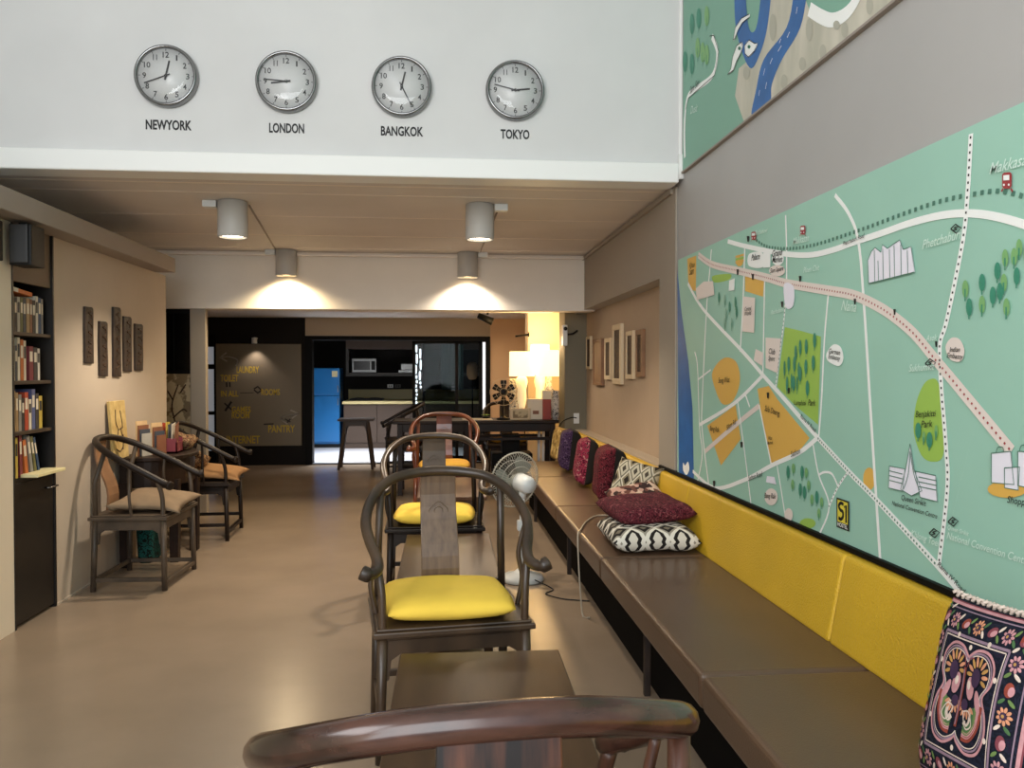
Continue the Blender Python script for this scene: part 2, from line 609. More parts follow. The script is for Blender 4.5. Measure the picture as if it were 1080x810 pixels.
# column and dark glazed partition under the beam at left
struct('wall_column', MB().mm((-2.345, 7.9, 0), (-2.20, 7.98, 1.97)), 'pilaster_paint', bevel=0.006)
pn = MB()
pn.mm((-3.4, 7.98, 0), (-2.345, 8.06, 1.97))
struct('wall_partition', pn, 'dark_wall')
wf = tag(MB().mm((-2.72, 7.965, 1.385), (-2.36, 7.98, 1.93)).build('window_1', 'black_gloss'), kind='structure')
MB().mm((-2.36, 7.955, 1.36), (-2.345, 7.98, 1.97)).mm((-2.75, 7.955, 1.36), (-2.36, 7.98, 1.385)).mm(
    (-2.75, 7.955, 1.93), (-2.36, 7.98, 1.97)).mm((-2.52, 7.955, 1.385), (-2.51, 7.98, 1.93)).build('window_frame', 'black_frame', wf, world=True)

# back wall: dark left part, lintel over the kitchen door, lit right part
struct('wall_back', MB().mm((-3.5, 12.0, 0), (-1.93, 12.15, 2.3)), 'dark_wall')
struct('wall_lintel', MB().mm((-1.93, 12.0, 1.885), (0.774, 12.15, 2.3)), 'fascia_brown')
struct('wall_rear_right', MB().mm((0.774, 12.0, 0), (1.9, 12.15, 2.3)), 'rear_wall')
struct('wall_right_rear', MB().mm((1.75, 8.85, 0), (1.9, 12, 2.3)), 'rear_wall')
struct('wall_rear_pillar', MB().mm((1.10, 9.85, 0), (1.75, 10.15, 2.15)), 'cream_pillar', bevel=0.005)
w2 = tag(MB().mm((-3.36, 11.985, 0.2), (-3.20, 12.0, 1.74)).build('window_2', 'window_glow'), kind='structure')
MB().mm((-3.40, 11.97, 0.1), (-3.36, 12.0, 1.9)).mm((-3.22, 11.97, 0.1), (-3.19, 12.0, 1.9)).mm(
    (-3.36, 11.97, 1.40), (-3.22, 12.0, 1.47)).mm((-3.36, 11.97, 0.74), (-3.22, 12.0, 0.79)).mm(
    (-3.36, 11.97, 1.72), (-3.22, 12.0, 1.9)).mm((-3.36, 11.97, 0.1), (-3.22, 12.0, 0.22)).build('window_frame', 'black_frame', w2, world=True)

# kitchen shell
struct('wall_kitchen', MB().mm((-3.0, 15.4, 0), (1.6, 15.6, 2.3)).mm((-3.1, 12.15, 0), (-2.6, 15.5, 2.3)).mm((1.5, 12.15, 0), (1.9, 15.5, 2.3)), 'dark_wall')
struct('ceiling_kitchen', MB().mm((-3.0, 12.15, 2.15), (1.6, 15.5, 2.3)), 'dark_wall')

# kitchen doorway: black frame, fixed and sliding glass leaves
d1 = tag(MB().mm((-1.93, 11.97, 0), (-1.83, 12.16, 1.885)).mm((0.655, 11.97, 0), (0.774, 12.16, 1.885)).mm(
    (-1.83, 11.97, 1.825), (0.655, 12.16, 1.885)).mm((-1.83, 11.99, 0), (0.655, 12.12, 0.012)).build('door_1', 'black_frame'), kind='structure')
for x0, x1, y in ((-0.38, 0.30, 12.05), (-0.235, 0.655, 12.10)):
    lf = MB().mm((x0, y - 0.015, 0.02), (x0 + 0.045, y + 0.015, 1.82)).mm((x1 - 0.045, y - 0.015, 0.02), (x1, y + 0.015, 1.82)).mm(
        (x0, y - 0.015, 0.02), (x1, y + 0.015, 0.10)).mm((x0, y - 0.015, 1.78), (x1, y + 0.015, 1.82)).build('door_leaf', 'black_frame', d1, world=True)
    MB().mm((x0 + 0.045, y - 0.003, 0.1), (x1 - 0.045, y + 0.003, 1.78)).build('door_pane', 'pane', lf).location = (0, 0, 0)
tag(MB().mm((-1.83, 11.975, 0.012), (-0.9, 12.1, 0.02)).build('door_2', 'steel'), kind='structure').name = 'trim_12'
# narrow glowing strip on the front of the right door post
struct('glow_strip', MB().mm((0.66, 11.962, 0.80), (0.70, 11.972, 1.80)), 'strip_glow')

# ================================================================== CLOCKS
FX = Matrix.Rotation(R(90), 3, 'X')          # local +Z -> world -Y


def put_text(mb, s, p, width, mi=0, height=None, shear=0.0, bold=0.0, axes=((1, 0, 0), (0, 0, 1)), centre=False, depth=None):
    """lettering laid on a plane: baseline starts at p and runs along axes[0]"""
    vs, fs, w, h = text_mesh(s, shear, bold)
    ax, ay = Vector(axes[0]), Vector(axes[1])
    sx = width / w
    sy = sx if height is None else height / 0.70
    o = Vector(p) - (ax * width / 2 if centre else ax * 0)
    base = [o + ax * (a * sx) + ay * (b * sy) for a, b in vs]
    mb._add(base, fs, mi)
    if depth:
        d = Vector(depth)
        mb._add([q + d for q in base], [tuple(reversed(f)) for f in fs], mi)
        edges = {}
        for f in fs:
            for i in range(len(f)):
                e = (f[i], f[(i + 1) % len(f)])
                edges[e] = 1
        n = len(base)
        side = [(a, b, b + n, a + n) for (a, b) in edges if (b, a) not in edges]
        mb._add(base + [q + d for q in base], side, mi)


def clock(x, z, hour_a, min_a, label):
    r = 0.172
    t = thing('wall_clock', (x, YC, z), label, 'clock', 'city clocks on the white wall')
    MB().lathe([(r - 0.02, 0), (r, 0.0), (r + 0.002, 0.02), (r - 0.003, 0.045), (r - 0.010, 0.052), (r - 0.018, 0.048), (r - 0.021, 0.036), (r - 0.021, 0.0)],
               seg=48, rot=FX).build('bezel', 'chrome', t)
    nm = MB().lathe([(r - 0.02, 0.0), (r - 0.02, 0.03)], seg=48, rot=FX)
    for k in range(1, 13):
        a = R(30 * k)
        rt_ = Matrix.Rotation(a, 3, 'Y')
        nm.box(rt_ @ Vector((0, -0.0302, 0.144)), (0.003, 0.0010, 0.010), rt_, mi=1)
    dial = nm.build('dial', ['clock_face', 'ink'], t)
    for k in range(1, 13):
        a = R(30 * k)
        rr = 0.117
        s = str(k)
        h = 0.031
        wd = 0.019 if k not in (1, 10, 11, 12) else (0.008 if k == 1 else (0.022 if k == 11 else 0.034))
        one = MB()
        put_text(one, s, (rr * math.sin(a), -0.0312, rr * math.cos(a) - h / 2), wd, height=h, centre=True, bold=0.012)
        one.build('numeral', 'ink', dial)
    for nme, a, ln, w, d in (('hour_hand', hour_a, 0.085, 0.009, 0.034), ('minute_hand', min_a, 0.125, 0.006, 0.037)):
        rt_ = Matrix.Rotation(R(a), 3, 'Y')
        MB().box(rt_ @ Vector((0, -d, ln / 2 - 0.012)), (w, 0.0015, ln + 0.024), rt_, taper=1.15).build(nme, 'ink', t)
    MB().lathe([(0.008, 0.03), (0.008, 0.041), (0.0, 0.042)], seg=16, rot=FX).build('hand_hub', 'ink', t)
    MB().lathe([(r - 0.019, 0.044), (0.10, 0.052), (0.05, 0.0545), (0.0, 0.055)], seg=40, rot=FX).build('clock_glass', 'clock_glass', t)


for (x, z, ha, ma, c, lx, rx) in ((-1.511, 3.032, 13, 249, 'NEWYORK', -1.632, -1.383), (-0.853, 3.022, 262, 274, 'LONDON', -0.955, -0.760),
                                  (-0.205, 3.015, 14, 153, 'BANGKOK', -0.326, -0.084), (0.450, 3.014, 84, 283, 'TOKYO', 0.366, 0.535)):
    clock(x, z, ha, ma, 'round chrome wall clock hanging above the %s lettering' % c)
    tm = MB()
    put_text(tm, c, (lx, YC - 0.004, 2.742), rx - lx, height=0.052, bold=0.022, depth=(0, 0.004, 0))
    tag(tm.build('city_lettering', 'ink'), 'black capital letters reading %s on the white wall under a clock' % c, 'lettering', 'city names under the clocks')

# ================================================================== CEILING DOWNLIGHTS
def downlight(x, y, label, box_side, energy, color, lens, cone):
    t = thing('ceiling_downlight', (x, y, 2.515), label, 'ceiling light', 'grey cylinder downlights')
    MB().lathe([(0.0, 0.0), (0.085, 0.0), (0.097, -0.006), (0.098, -0.238), (0.094, -0.244), (0.086, -0.238), (0.084, -0.20), (0.0, -0.20)][::-1], seg=32).build('housing', 'lamp_grey', t)
    MB().lathe([(0.0, -0.226), (0.083, -0.226), (0.083, -0.222), (0.0, -0.222)], seg=28).build('lens', lens, t)
    MB().mm((box_side * 0.10, -0.035, -0.045), (box_side * 0.19, 0.035, 0)).build('junction_box', 'white_plastic', t, bevel=0.004)
    l = light('downlight_lamp', 'SPOT', (0, 0, -0.25), energy, color, spot_size=R(cone), spot_blend=0.6, shadow_soft_size=0.05)
    l.parent = t
    return t


downlight(-1.364, 5.55, 'grey cylinder downlight, front left one on the low ceiling', -1, 105, (1.0, 0.84, 0.66), 'lens_glow', 128)
downlight(0.284, 5.50, 'grey cylinder downlight, front right one on the low ceiling', 1, 95, (1.0, 0.84, 0.66), 'lens_glow', 128)
downlight(-1.42, 7.76, 'grey cylinder downlight, rear left one close to the cross beam', -1, 70, (1.0, 0.78, 0.48), 'lens_warm', 150)
downlight(0.284, 7.755, 'grey cylinder downlight, rear right one close to the cross beam', 1, 58, (1.0, 0.86, 0.70), 'lens_warm', 142)
for (a, b, lab) in (((-1.28, 5.66, 2.508), (-1.50, 7.66, 2.508), 'thin wiring conduit joining the two left downlights'),
                    ((0.42, 5.58, 2.508), (0.40, 7.66, 2.508), 'thin wiring conduit joining the two right downlights')):
    tag(MB().tube([a, b], 0.007).build('ceiling_conduit', 'duct_paint'), lab, 'conduit')

# ================================================================== WALL MAPS (flat painted boards on the right wall)
class MapArt:
    """flat coloured shapes in thin layers just proud of a board at X = x0; outlines given as photograph pixels on that plane"""

    def __init__(self, x0, mats):
        self.x0, self.mb, self.mats, self.n = x0, MB(), mats, 0

    def mi(self, m):
        if m not in self.mats:
            self.mats.append(m)
        return self.mats.index(m)

    def X(self, lay):
        self.n += 1
        return self.x0 - 0.0008 * lay - 0.000004 * (self.n % 120)

    def p(self, u, v):
        q = on_x(u, v, self.x0)
        return (q.y, q.z)

    def poly_yz(self, pts, m, lay):
        x = self.X(lay)
        vs = [(x, a, b) for a, b in pts]
        n = len(vs)
        area = sum(pts[i][0] * pts[(i + 1) % n][1] - pts[(i + 1) % n][0] * pts[i][1] for i in range(n))
        f = tuple(range(n))
        self.mb._add(vs, [f if area < 0 else f[::-1]], self.mi(m))

    def poly(self, px, m, lay, smooth=False):
        pts = [self.p(*q) for q in px]
        if smooth:
            pts = cat(pts, 5, True)
        self.poly_yz(pts, m, lay)

    def ell(self, u, v, ru, rv, m, lay, n=16):
        self.poly([(u + ru * math.cos(2 * PI * k / n), v + rv * math.sin(2 * PI * k / n)) for k in range(n)], m, lay)

    def road(self, px, w, m, lay, dots=None, smooth=True):
        pts = [self.p(*q) for q in px]
        if smooth and len(pts) > 2:
            pts = cat(pts, 6)
        x = self.X(lay)
        L, Rr = [], []
        for i, q in enumerate(pts):
            a, b = pts[max(i - 1, 0)], pts[min(i + 1, len(pts) - 1)]
            d = Vector((b[0] - a[0], b[1] - a[1]))
            d.normalize()
            n_ = Vector((-d.y, d.x)) * w / 2
            L.append((x, q[0] + n_.x, q[1] + n_.y))
            Rr.append((x, q[0] - n_.x, q[1] - n_.y))
        n = len(pts)
        self.mb._add(L + Rr, [(i, i + 1, n + i + 1, n + i) for i in range(n - 1)], self.mi(m))
        if dots:
            self.dots(pts, lay + 1, *dots)

    def dots(self, pts, lay, m, size, gap, off=0.0):
        x = self.X(lay)
        acc = 0.0
        nxt = gap / 2
        for a, b in zip(pts[:-1], pts[1:]):
            d = Vector((b[0] - a[0], b[1] - a[1]))
            l = d.length
            if l < 1e-9:
                continue
            d /= l
            nn = Vector((-d.y, d.x))
            while nxt <= acc + l:
                c = Vector(a) + d * (nxt - acc) + nn * off
                h = size / 2
                q = [c + d * h * sx + nn * h * sy for sx, sy in ((-1, -1), (1, -1), (1, 1), (-1, 1))]
                self.mb._add([(x, e.x, e.y) for e in q], [(0, 1, 2, 3)], self.mi(m))
                nxt += gap
            acc += l

    def text(self, s, p0, p1, m, lay, shear=0.3, hscale=1.0, bold=0.0):
        a, b = Vector(self.p(*p0)), Vector(self.p(*p1))
        d = b - a
        w = d.length
        d.normalize()
        up = Vector((d.y, -d.x))
        if up.y < 0:
            up = -up
        vs, fs, tw, th = text_mesh(s, shear, bold)
        k = w / tw
        x = self.X(lay)
        self.mb._add([(x, *(a + d * (q[0] * k) + up * (q[1] * k * hscale))) for q in vs], fs, self.mi(m))

    def tree(self, u, v, ru, rv, m, lay, stem=True):
        self.ell(u, v, ru, rv, m, lay, 12)
        if stem:
            self.road([(u, v), (u, v + rv * 1.35)], 0.005, 'map_tree', lay + 1, smooth=False)

    def outline(self, px, m, lay, w=0.004, closed=True):
        self.road(px + ([px[0]] if closed else []), w, m, lay, smooth=False)


XM = XR - 0.012
A = MapArt(XM, ['map_green'])
Y0, Y1, Z0, Z1 = 0.45, 4.745, 0.775, 2.05
A.mb.mm((XM, Y0, Z0), (XR, Y1, Z1))
# river and left-hand districts
A.poly([(714.5, 284), (719, 330), (726, 380), (730.5, 430), (732, 506), (716, 498.5)], 'map_blue', 1)
A.poly([(725, 273), (734.5, 269.5), (734, 307), (730, 306), (726, 298)], 'map_orange', 1)
A.text('Khao', (727.5, 283), (733, 281.5), 'ink', 3)
A.text('San', (727.5, 290), (732, 289), 'ink', 3)
A.poly([(751, 395), (757, 383), (766, 377), (776, 381), (780.5, 395), (779, 410), (772, 424), (762, 426), (755, 412)], 'map_orange', 1, True)
A.poly([(746, 449), (776, 427), (781.5, 463), (760.5, 491)], 'map_orange', 1)
A.poly([(799, 410), (811, 407), (820, 421), (854, 462), (843, 476), (814, 488.6), (806, 455)], 'map_orange', 1)
A.poly([(786, 291), (806, 296.5), (805, 313), (786, 307)], 'map_orange', 1)
A.poly([(828, 345), (845, 349), (866, 355), (863, 448), (838, 427), (820, 408)], 'map_lime', 1)
A.poly([(981, 400), (990, 404), (996, 440), (995, 480), (984, 487), (972, 480), (964, 455), (966, 428), (973, 408)], 'map_lime', 1, True)
A.ell(917, 505, 6.5, 12, 'map_orange', 1)
A.ell(852, 552, 8.5, 5.5, 'map_lime', 1)
A.poly([(752, 291), (770, 289), (769, 295), (754, 298)], 'map_lime', 1, True)
A.ell(780, 276, 4, 5, 'map_orange', 1)
A.poly([(721, 488), (723, 491), (726, 487), (727.5, 495), (724.5, 501), (721, 496)], 'map_white', 3, True)
for k in range(3):
    A.road([(776, 271 + 3 * k), (785, 268.5 + 3 * k)], 0.010, 'map_orange' if k % 2 == 0 else 'map_lime', 2, smooth=False)
# roads
RD = 'map_white'
A.road([(737, 269), (752, 279), (781, 286), (808, 292.5), (831, 299), (873, 306), (900, 311), (925, 322), (945, 335), (965, 352), (985, 376), (1003, 397.5), (1030, 430), (1068, 476)], 0.036, 'map_pink', 4, ('map_red', 0.0065, 0.02))
A.road([(768, 254.5), (786, 259.5), (823, 267), (853, 269), (878, 264), (900, 256), (930, 246), (961.5, 235), (994, 227), (1024, 225), (1054, 229), (1090, 240), (1140, 262)], 0.022, RD, 3)
rp = cat([A.p(*q) for q in [(797.5, 253), (811, 260.5), (836, 262), (860, 258), (880, 252), (916, 239.6), (961, 222.7), (997, 211), (1032, 204), (1054, 201.5), (1080, 207), (1120, 222)]], 6)
A.dots(rp, 3, 'map_dot', 0.013, 0.030)
A.road([(1025, 141), (1021, 210), (1016, 256), (999.6, 337), (993, 358), (992, 376), (994, 413), (998.5, 470), (1000, 516), (991, 596)], 0.019, RD, 3, ('ink', 0.0065, 0.02))
A.road([(881, 205.6), (896, 226), (906, 256), (912, 325), (919, 438), (929, 593)], 0.016, RD, 2)
A.road([(726, 299), (742, 326), (784, 371), (806, 396.5), (828, 421), (863, 461.5), (897.5, 499), (927, 529), (990, 597), (1019, 632)], 0.022, RD, 3)
A.dots(cat([A.p(*q) for q in [(863, 461.5), (897.5, 499), (927, 529), (990, 597)]], 6), 5, 'map_dot', 0.007, 0.016)
A.road([(750.6, 263), (749, 284), (745.7, 324), (741, 420), (741, 454), (748, 513)], 0.016, RD, 2)
A.road([(733, 371), (736, 388), (738, 449), (741, 479), (736, 508)], 0.014, RD, 2)
A.road([(786, 257), (784, 319), (781, 371)], 0.015, RD, 2)
A.road([(807, 289), (806, 340), (805, 398)], 0.013, RD, 2)
A.road([(829, 227), (830, 262), (830, 299)], 0.013, RD, 2)
A.road([(829, 300), (828, 329), (823.5, 368), (818.5, 407.7)], 0.012, RD, 2, ('map_dot', 0.006, 0.018))
A.road([(874, 311), (870, 358), (867, 420), (864, 460)], 0.012, RD, 2)
A.road([(738, 448), (774, 426), (805, 396)], 0.020, RD, 2)
A.road([(744, 476), (774, 450), (801, 428)], 0.026, 'map_pink', 2)
A.road([(778, 420.7), (786, 479), (792.6, 533)], 0.012, RD, 2)
A.road([(786, 414.6), (791, 429)], 0.012, RD, 2)
A.road([(801, 427), (813.6, 489)], 0.012, RD, 2)
A.road([(731, 497), (754, 514.6), (786, 506), (814, 491), (843, 477.5), (863, 461.5)], 0.020, RD, 2)
A.road([(820, 491), (824, 515), (829.6, 551)], 0.010, RD, 2)
A.road([(858, 469), (864, 501), (875, 534), (864, 565)], 0.010, RD, 2)
A.road([(864, 501), (870, 498), (878, 500), (884, 512)], 0.009, RD, 2)
A.road([(894, 499), (884, 514), (875, 534)], 0.010, RD, 2, ('ink', 0.005, 0.02))
A.road([(737, 400), (750, 390)], 0.010, RD, 2)
# pale stickers and buildings
A.poly([(785, 312.6), (797.5, 314), (796.5, 351), (784, 349.6)], 'map_pink', 6)
A.poly([(808.6, 356), (824.7, 357), (821, 393.5), (808.6, 388)], 'map_pink', 6)
A.poly([(798, 368), (806, 372), (805, 386), (796, 380)], 'map_pink', 6)
A.poly([(734.6, 304.5), (743, 297), (753, 296.5), (754.5, 311), (736, 316.5)], 'map_pink', 6)
A.poly([(770, 296), (776, 293.5), (775.5, 306), (769.5, 307)], 'map_white', 6)
A.poly([(791, 268), (805, 266.5), (806, 281.5), (791, 280.5)], 'map_white', 6, True)
A.poly([(806, 267), (814, 264.5), (813.5, 282), (806, 282.5)], 'map_white', 6)
A.ell(821.5, 273, 6.5, 7, 'map_white', 6)
A.ell(821, 285.5, 8.5, 6, 'map_pink', 7)
A.poly([(828, 300), (838, 302), (838, 322), (830, 324)], 'map_lavender', 6, True)
A.poly([(873, 373), (880, 363.5), (888, 366), (891, 378), (886, 386), (875, 381)], 'map_white', 6, True)
A.poly([(999, 366), (1005, 356.5), (1014, 358), (1019, 370), (1015, 381), (1004, 379)], 'map_pink', 6, True)
A.ell(814.5, 524, 7, 9, 'map_pink', 6)
A.ell(833, 543, 4.5, 7, 'map_pink', 6)
A.poly([(810, 502), (818, 503), (820, 511), (809, 508.5)], 'map_lavender', 6)
sky = [(918, 299), (917, 275), (921, 265), (925, 261), (931, 266), (932.5, 258), (938, 262), (945, 257), (951, 253), (954.5, 263), (958, 262), (963, 260), (966.5, 287)]
A.poly(sky, 'map_lavender', 6)
A.outline(sky, 'map_dot', 8, 0.003)
for (x, ya, yb) in ((924, 264, 298), (928, 275, 297), (933, 262, 296), (940, 263, 294), (945, 259, 293), (952, 258, 291), (959, 264, 289)):
    A.road([(x, ya), (x + 0.6, yb)], 0.003, 'map_dot', 8, smooth=False)
# convention centre
for q in ([(940, 491.5), (956.5, 494.5), (954, 518), (939, 514.5)], [(967.5, 497), (989, 501.5), (990.5, 529), (972.5, 524.5)],
          [(962, 468), (966, 495), (974.5, 517.5), (963.5, 523), (952, 516), (957.5, 493)]):
    A.poly(q, 'map_lavender', 6)
    A.outline(q, 'map_dot', 8, 0.003)
for d in (5, 10, 15):
    A.road([(940, 491.5 + d), (954, 495 + d)], 0.003, 'map_dot', 8, smooth=False)
    A.road([(971, 498 + d), (990, 502 + d)], 0.003, 'map_dot', 8, smooth=False)
A.road([(962, 476), (960, 500), (955, 516)], 0.003, 'map_dot', 8)
A.road([(962, 476), (966, 500), (972, 517)], 0.003, 'map_dot', 8)
# shopping bags
A.ell(1064, 516, 21, 9, 'map_orange', 5)
for q in ([(1048, 478), (1068.5, 476), (1072, 511), (1048, 509)], [(1076, 476), (1110, 478), (1110, 520), (1076, 512)], [(1062, 493.5), (1078, 492.5), (1076.5, 517), (1062, 514.5)]):
    A.poly(q, 'map_lavender', 6)
    A.outline(q, 'map_dot', 8, 0.003)
A.road([(1053, 478), (1055, 472), (1060, 472), (1061, 477)], 0.003, 'map_dot', 8)
A.road([(1078, 476), (1080, 470), (1087, 470), (1088, 476)], 0.003, 'map_dot', 8)
# trees
for (x, y) in ((515, 680), (530, 750), (580, 655), (580, 740), (640, 610), (665, 655), (670, 560), (675, 750), (705, 555), (715, 630), (725, 520), (650, 690), (622, 705)):
    A.tree(880 + x / 3.68, 120 + y / 3.68, 3.4, 9.5, 'map_tree_pale' if (x + y) % 3 == 0 or x in (515, 705) else 'map_tree', 6)
for k in range(8):
    A.tree(1085 + 7 * k, 268 + (k * 17) % 40, 3.6, 10, 'map_tree' if k % 3 else 'map_tree_pale', 6)
for (x, y, r) in ((475, 60, 10), (415, 105, 9), (372, 110, 8), (465, 220, 10), (290, 230, 8), (330, 230, 8), (413, 250, 9), (372, 300, 10), (362, 270, 7), (325, 365, 10), (278, 370, 7), (423, 400, 10), (340, 150, 8), (260, 260, 6), (350, 370, 5), (310, 350, 5)):
    A.tree(790 + x / 6.75, 350 + y / 6.75, r / 5.6, 8.2, 'map_tree', 6)
for (x, y, m) in ((285, 255, 0), (318, 345, 1), (323, 230, 1), (385, 255, 0), (372, 380, 0), (402, 400, 0), (415, 260, 1), (432, 350, 1), (490, 435, 0), (525, 470, 1), (455, 450, 1), (505, 550, 1)):
    A.tree(790 + x / 6.745, 460 + y / 6.745, 1.7, 7 if m == 0 else 5.5, 'map_tree' if m == 0 else 'map_tree_pale', 6)
for (x, y) in ((265, 390), (270, 450), (310, 400), (315, 440), (265, 490), (295, 490), (240, 380), (285, 420)):
    A.tree(700 + x / 4.05, 220 + y / 4.05, 1.0, 6, 'map_green_dark' if y % 20 else 'map_tree', 6)
for (x, y) in ((970, 454), (982, 464)):
    A.tree(x, y, 3.2, 8.5, 'map_tree', 6)
A.tree(976, 461, 1.8, 6, 'map_tree_pale', 6)
A.tree(989, 455, 1.8, 7, 'map_tree_pale', 6)
# stations: little red trains, black lozenges, posts
for (u, v, k) in ((1064, 191, 1.0), (848, 243, 0.55), (796, 249, 0.5)):
    A.poly([(u - 5 * k, v - 7 * k), (u - 3 * k, v - 9 * k), (u + 3 * k, v - 9.5 * k), (u + 5 * k, v - 8 * k), (u + 5 * k, v + 5 * k), (u + 3 * k, v + 8 * k), (u - 3 * k, v + 8 * k), (u - 5 * k, v + 6 * k)], 'map_red', 6)
    A.poly([(u - 3.2 * k, v - 6 * k), (u + 3.2 * k, v - 6.6 * k), (u + 3.2 * k, v - 1 * k), (u - 3.2 * k, v - 0.6 * k)], 'map_white', 8)
    A.ell(u - 2.6 * k, v + 4 * k, 1.1 * k, 1.3 * k, 'map_white', 8, 8)
    A.ell(u + 2.6 * k, v + 3.8 * k, 1.1 * k, 1.3 * k, 'map_white', 8, 8)
    A.road([(u - 4 * k, v + 8 * k), (u - 6 * k, v + 11 * k)], 0.005 * k, 'map_red', 6, smooth=False)
    A.road([(u + 4 * k, v + 8 * k), (u + 6 * k, v + 11 * k)], 0.005 * k, 'map_red', 6, smooth=False)
for (u, v) in ((1010, 241), (983, 383), (1007, 550), (987, 562)):
    A.outline([(u - 5.5, v + 0.5), (u - 0.5, v - 4.5), (u + 5.5, v - 0.5), (u + 0.5, v + 5)], 'ink', 6, 0.004)
    A.road([(u + 2.5, v - 2), (u - 1.5, v - 0.6), (u + 1.2, v + 0.8), (u - 2.5, v + 2)], 0.003, 'ink', 7)
for (u, v) in ((903, 318), (945, 329), (989, 363), (790, 252), (779, 287), (795, 292), (845, 294), (826, 321), (754, 510), (783, 469), (833, 412), (811, 417)):
    A.poly([(u - 1.3, v - 3), (u + 1.3, v - 3), (u + 0.7, v + 3), (u - 0.7, v + 3)], 'ink', 6)
# handwriting
for (s, a, b) in (('Makkasan', (1046, 184), (1092, 172)), ('Phetchaburi', (975, 263), (1017, 251)), ('Nana', (889, 327), (905, 329)), ('Ploen Chit', (849, 288), (866, 285)),
                  ('Asok', (979, 360), (991, 358.5)), ('Sukhumvit', (961, 392), (988, 390)), ('Khlong Toei', (963, 565), (993, 577)), ('Queen Sirikit', (1002, 558), (1038, 570)),
                  ('National Convention Centre', (1001, 568), (1090, 597)), ('Ratchadamri', (815, 332), (829, 328)), ('Makkasan', (838, 258), (855, 254)), ('Ratchathewi', (798, 248), (811, 245))):
    A.text(s, a, b, 'map_script', 9, 0.35, 1.05, 0.006)
for (s, a, b) in (('Benjakitti', (968, 440), (990, 439)), ('Park', (974, 451), (986, 450)), ('Queen Sirikit', (953, 527), (979, 534)), ('National Convention Centre', (943, 532.5), (991, 547)),
                  ('Indian', (1004, 371), (1015, 371)), ('Embassy', (1001, 377), (1018, 379)), ('German', (876, 372.5), (888, 374.5)), ('Embassy', (875.5, 378), (888, 380.5)),
                  ('Lumphini', (839, 427), (852, 427.5)), ('Park', (854, 427.5), (862, 428)), ('Rama IV Road', (991, 596), (1020, 627)), ('Rama IV Road', (846, 440), (862, 456.5)),
                  ('Song Wat', (759, 404), (771, 403)), ('Sala Daeng', (808, 433), (824, 439)), ('Bang Rak', (750, 454), (760, 456)), ('Silom Rd', (768, 454), (778, 446.5)),
                  ('Club', (812.5, 373), (819, 374)), ('Sport', (812, 380), (819, 381)), ('Phetchaburi Road', (891, 259), (914, 250)), ('Central', (787, 328), (794, 327)), ('World', (787, 333), (794, 332)),
                  ('Shopping', (1065, 530), (1094, 535)), ('Sathon', (836, 482), (846, 478)), ('Wat', (812, 464), (816, 464)), ('Market', (811, 469), (817, 468)),
                  ('Palace', (794, 275), (803, 273)), ('Grand', (816, 271), (827, 269)), ('Market', (816, 277), (827, 276)), ('Siam Square', (814, 288), (828, 285)), ('Bang Rak', (808, 525), (820, 526)),
                  ('Sathon Road', (791, 507), (806, 502))):
    A.text(s, a, b, 'ink', 9, 0.3, 1.0, 0.006)
# hotel logo: black plate, yellow square, S1
A.poly([(883.7, 524.5), (897, 529), (897, 560.5), (883.7, 555.6)], 'ink', 6)
A.poly([(884.9, 526.6), (895.8, 530.4), (895.8, 553.6), (884.9, 549.5)], 'logo_yellow', 7)
A.road([(891.5, 532), (888.5, 530.5), (886.5, 533.5), (888, 537.5), (890.8, 540), (890.8, 545), (888.6, 547.5), (886.2, 546)], 0.012, 'ink', 8)
A.road([(892.3, 535.2), (894.2, 533), (894.2, 551.5)], 0.011, 'ink', 8, smooth=False)
A.text('HOSTEL', (885.2, 554.4), (895.8, 558.4), 'map_white', 8, 0, 1.0, 0.01)
lower = thing('wall_map', (XR, 2.6, 0.775), 'large mint green illustrated city map covering the right wall above the yellow bench back', 'wall map')
A.mb.build('map_board', A.mats, lower, world=True)
MB().mm((XR - 0.03, Y0, 0.757), (XR, 5.10, 0.775)).build('black_edge_strip', 'black_frame', lower, world=True)

# upper map
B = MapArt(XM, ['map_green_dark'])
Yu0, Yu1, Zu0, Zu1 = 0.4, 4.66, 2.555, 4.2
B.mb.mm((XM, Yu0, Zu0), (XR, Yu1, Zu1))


def q5(pts):
    return [(700 + x / 4.154, y / 4.154) for x, y in pts]


def clipz(ma, pts, m, lay, smooth=True):
    """polygon kept inside the board's own lower edge"""
    yz = [ma.p(*q) for q in pts]
    if smooth:
        yz = cat(yz, 5, True)
    yz = [(min(max(a, Yu0 + 0.01), Yu1 - 0.01), min(max(b, Zu0 + 0.004), Zu1 - 0.01)) for a, b in yz]
    ma.poly_yz(yz, m, lay)


clipz(B, q5([(470, -120), (440, 40), (425, 130), (400, 240), (330, 300), (313, 420), (330, 470), (352, 532), (470, 455), (700, 285), (1000, 55), (1300, -160), (1200, -300), (900, -120), (850, 0), (800, 60), (740, 85), (690, 70), (640, 45), (600, -60)]), 'map_sand', 1, False)
clipz(B, q5([(300, -200), (310, -60), (315, 100), (345, 230), (385, 300), (425, 230), (455, 120), (475, -60), (480, -200), (432, -200), (430, -60), (412, 100), (390, 142), (370, 100), (358, -60), (350, -200)]), 'map_blue', 2)
clipz(B, q5([(590, -200), (575, -60), (540, 120), (440, 260), (405, 400), (388, 510), (465, 455), (475, 370), (520, 260), (600, 120), (632, -60), (640, -200)]), 'map_blue', 2)
B.road(q5([(213, 160), (236, 230), (215, 330), (150, 385), (105, 430), (92, 560), (94, 690)]), 0.09 * 0.35, 'map_white', 2)
B.road(q5([(640, 40), (690, 72), (740, 88), (800, 60), (850, -10), (900, -160)]), 0.05, 'map_white', 3)
B.road(q5([(66, -60), (68, 150), (76, 160)]), 0.03, 'map_white', 3)
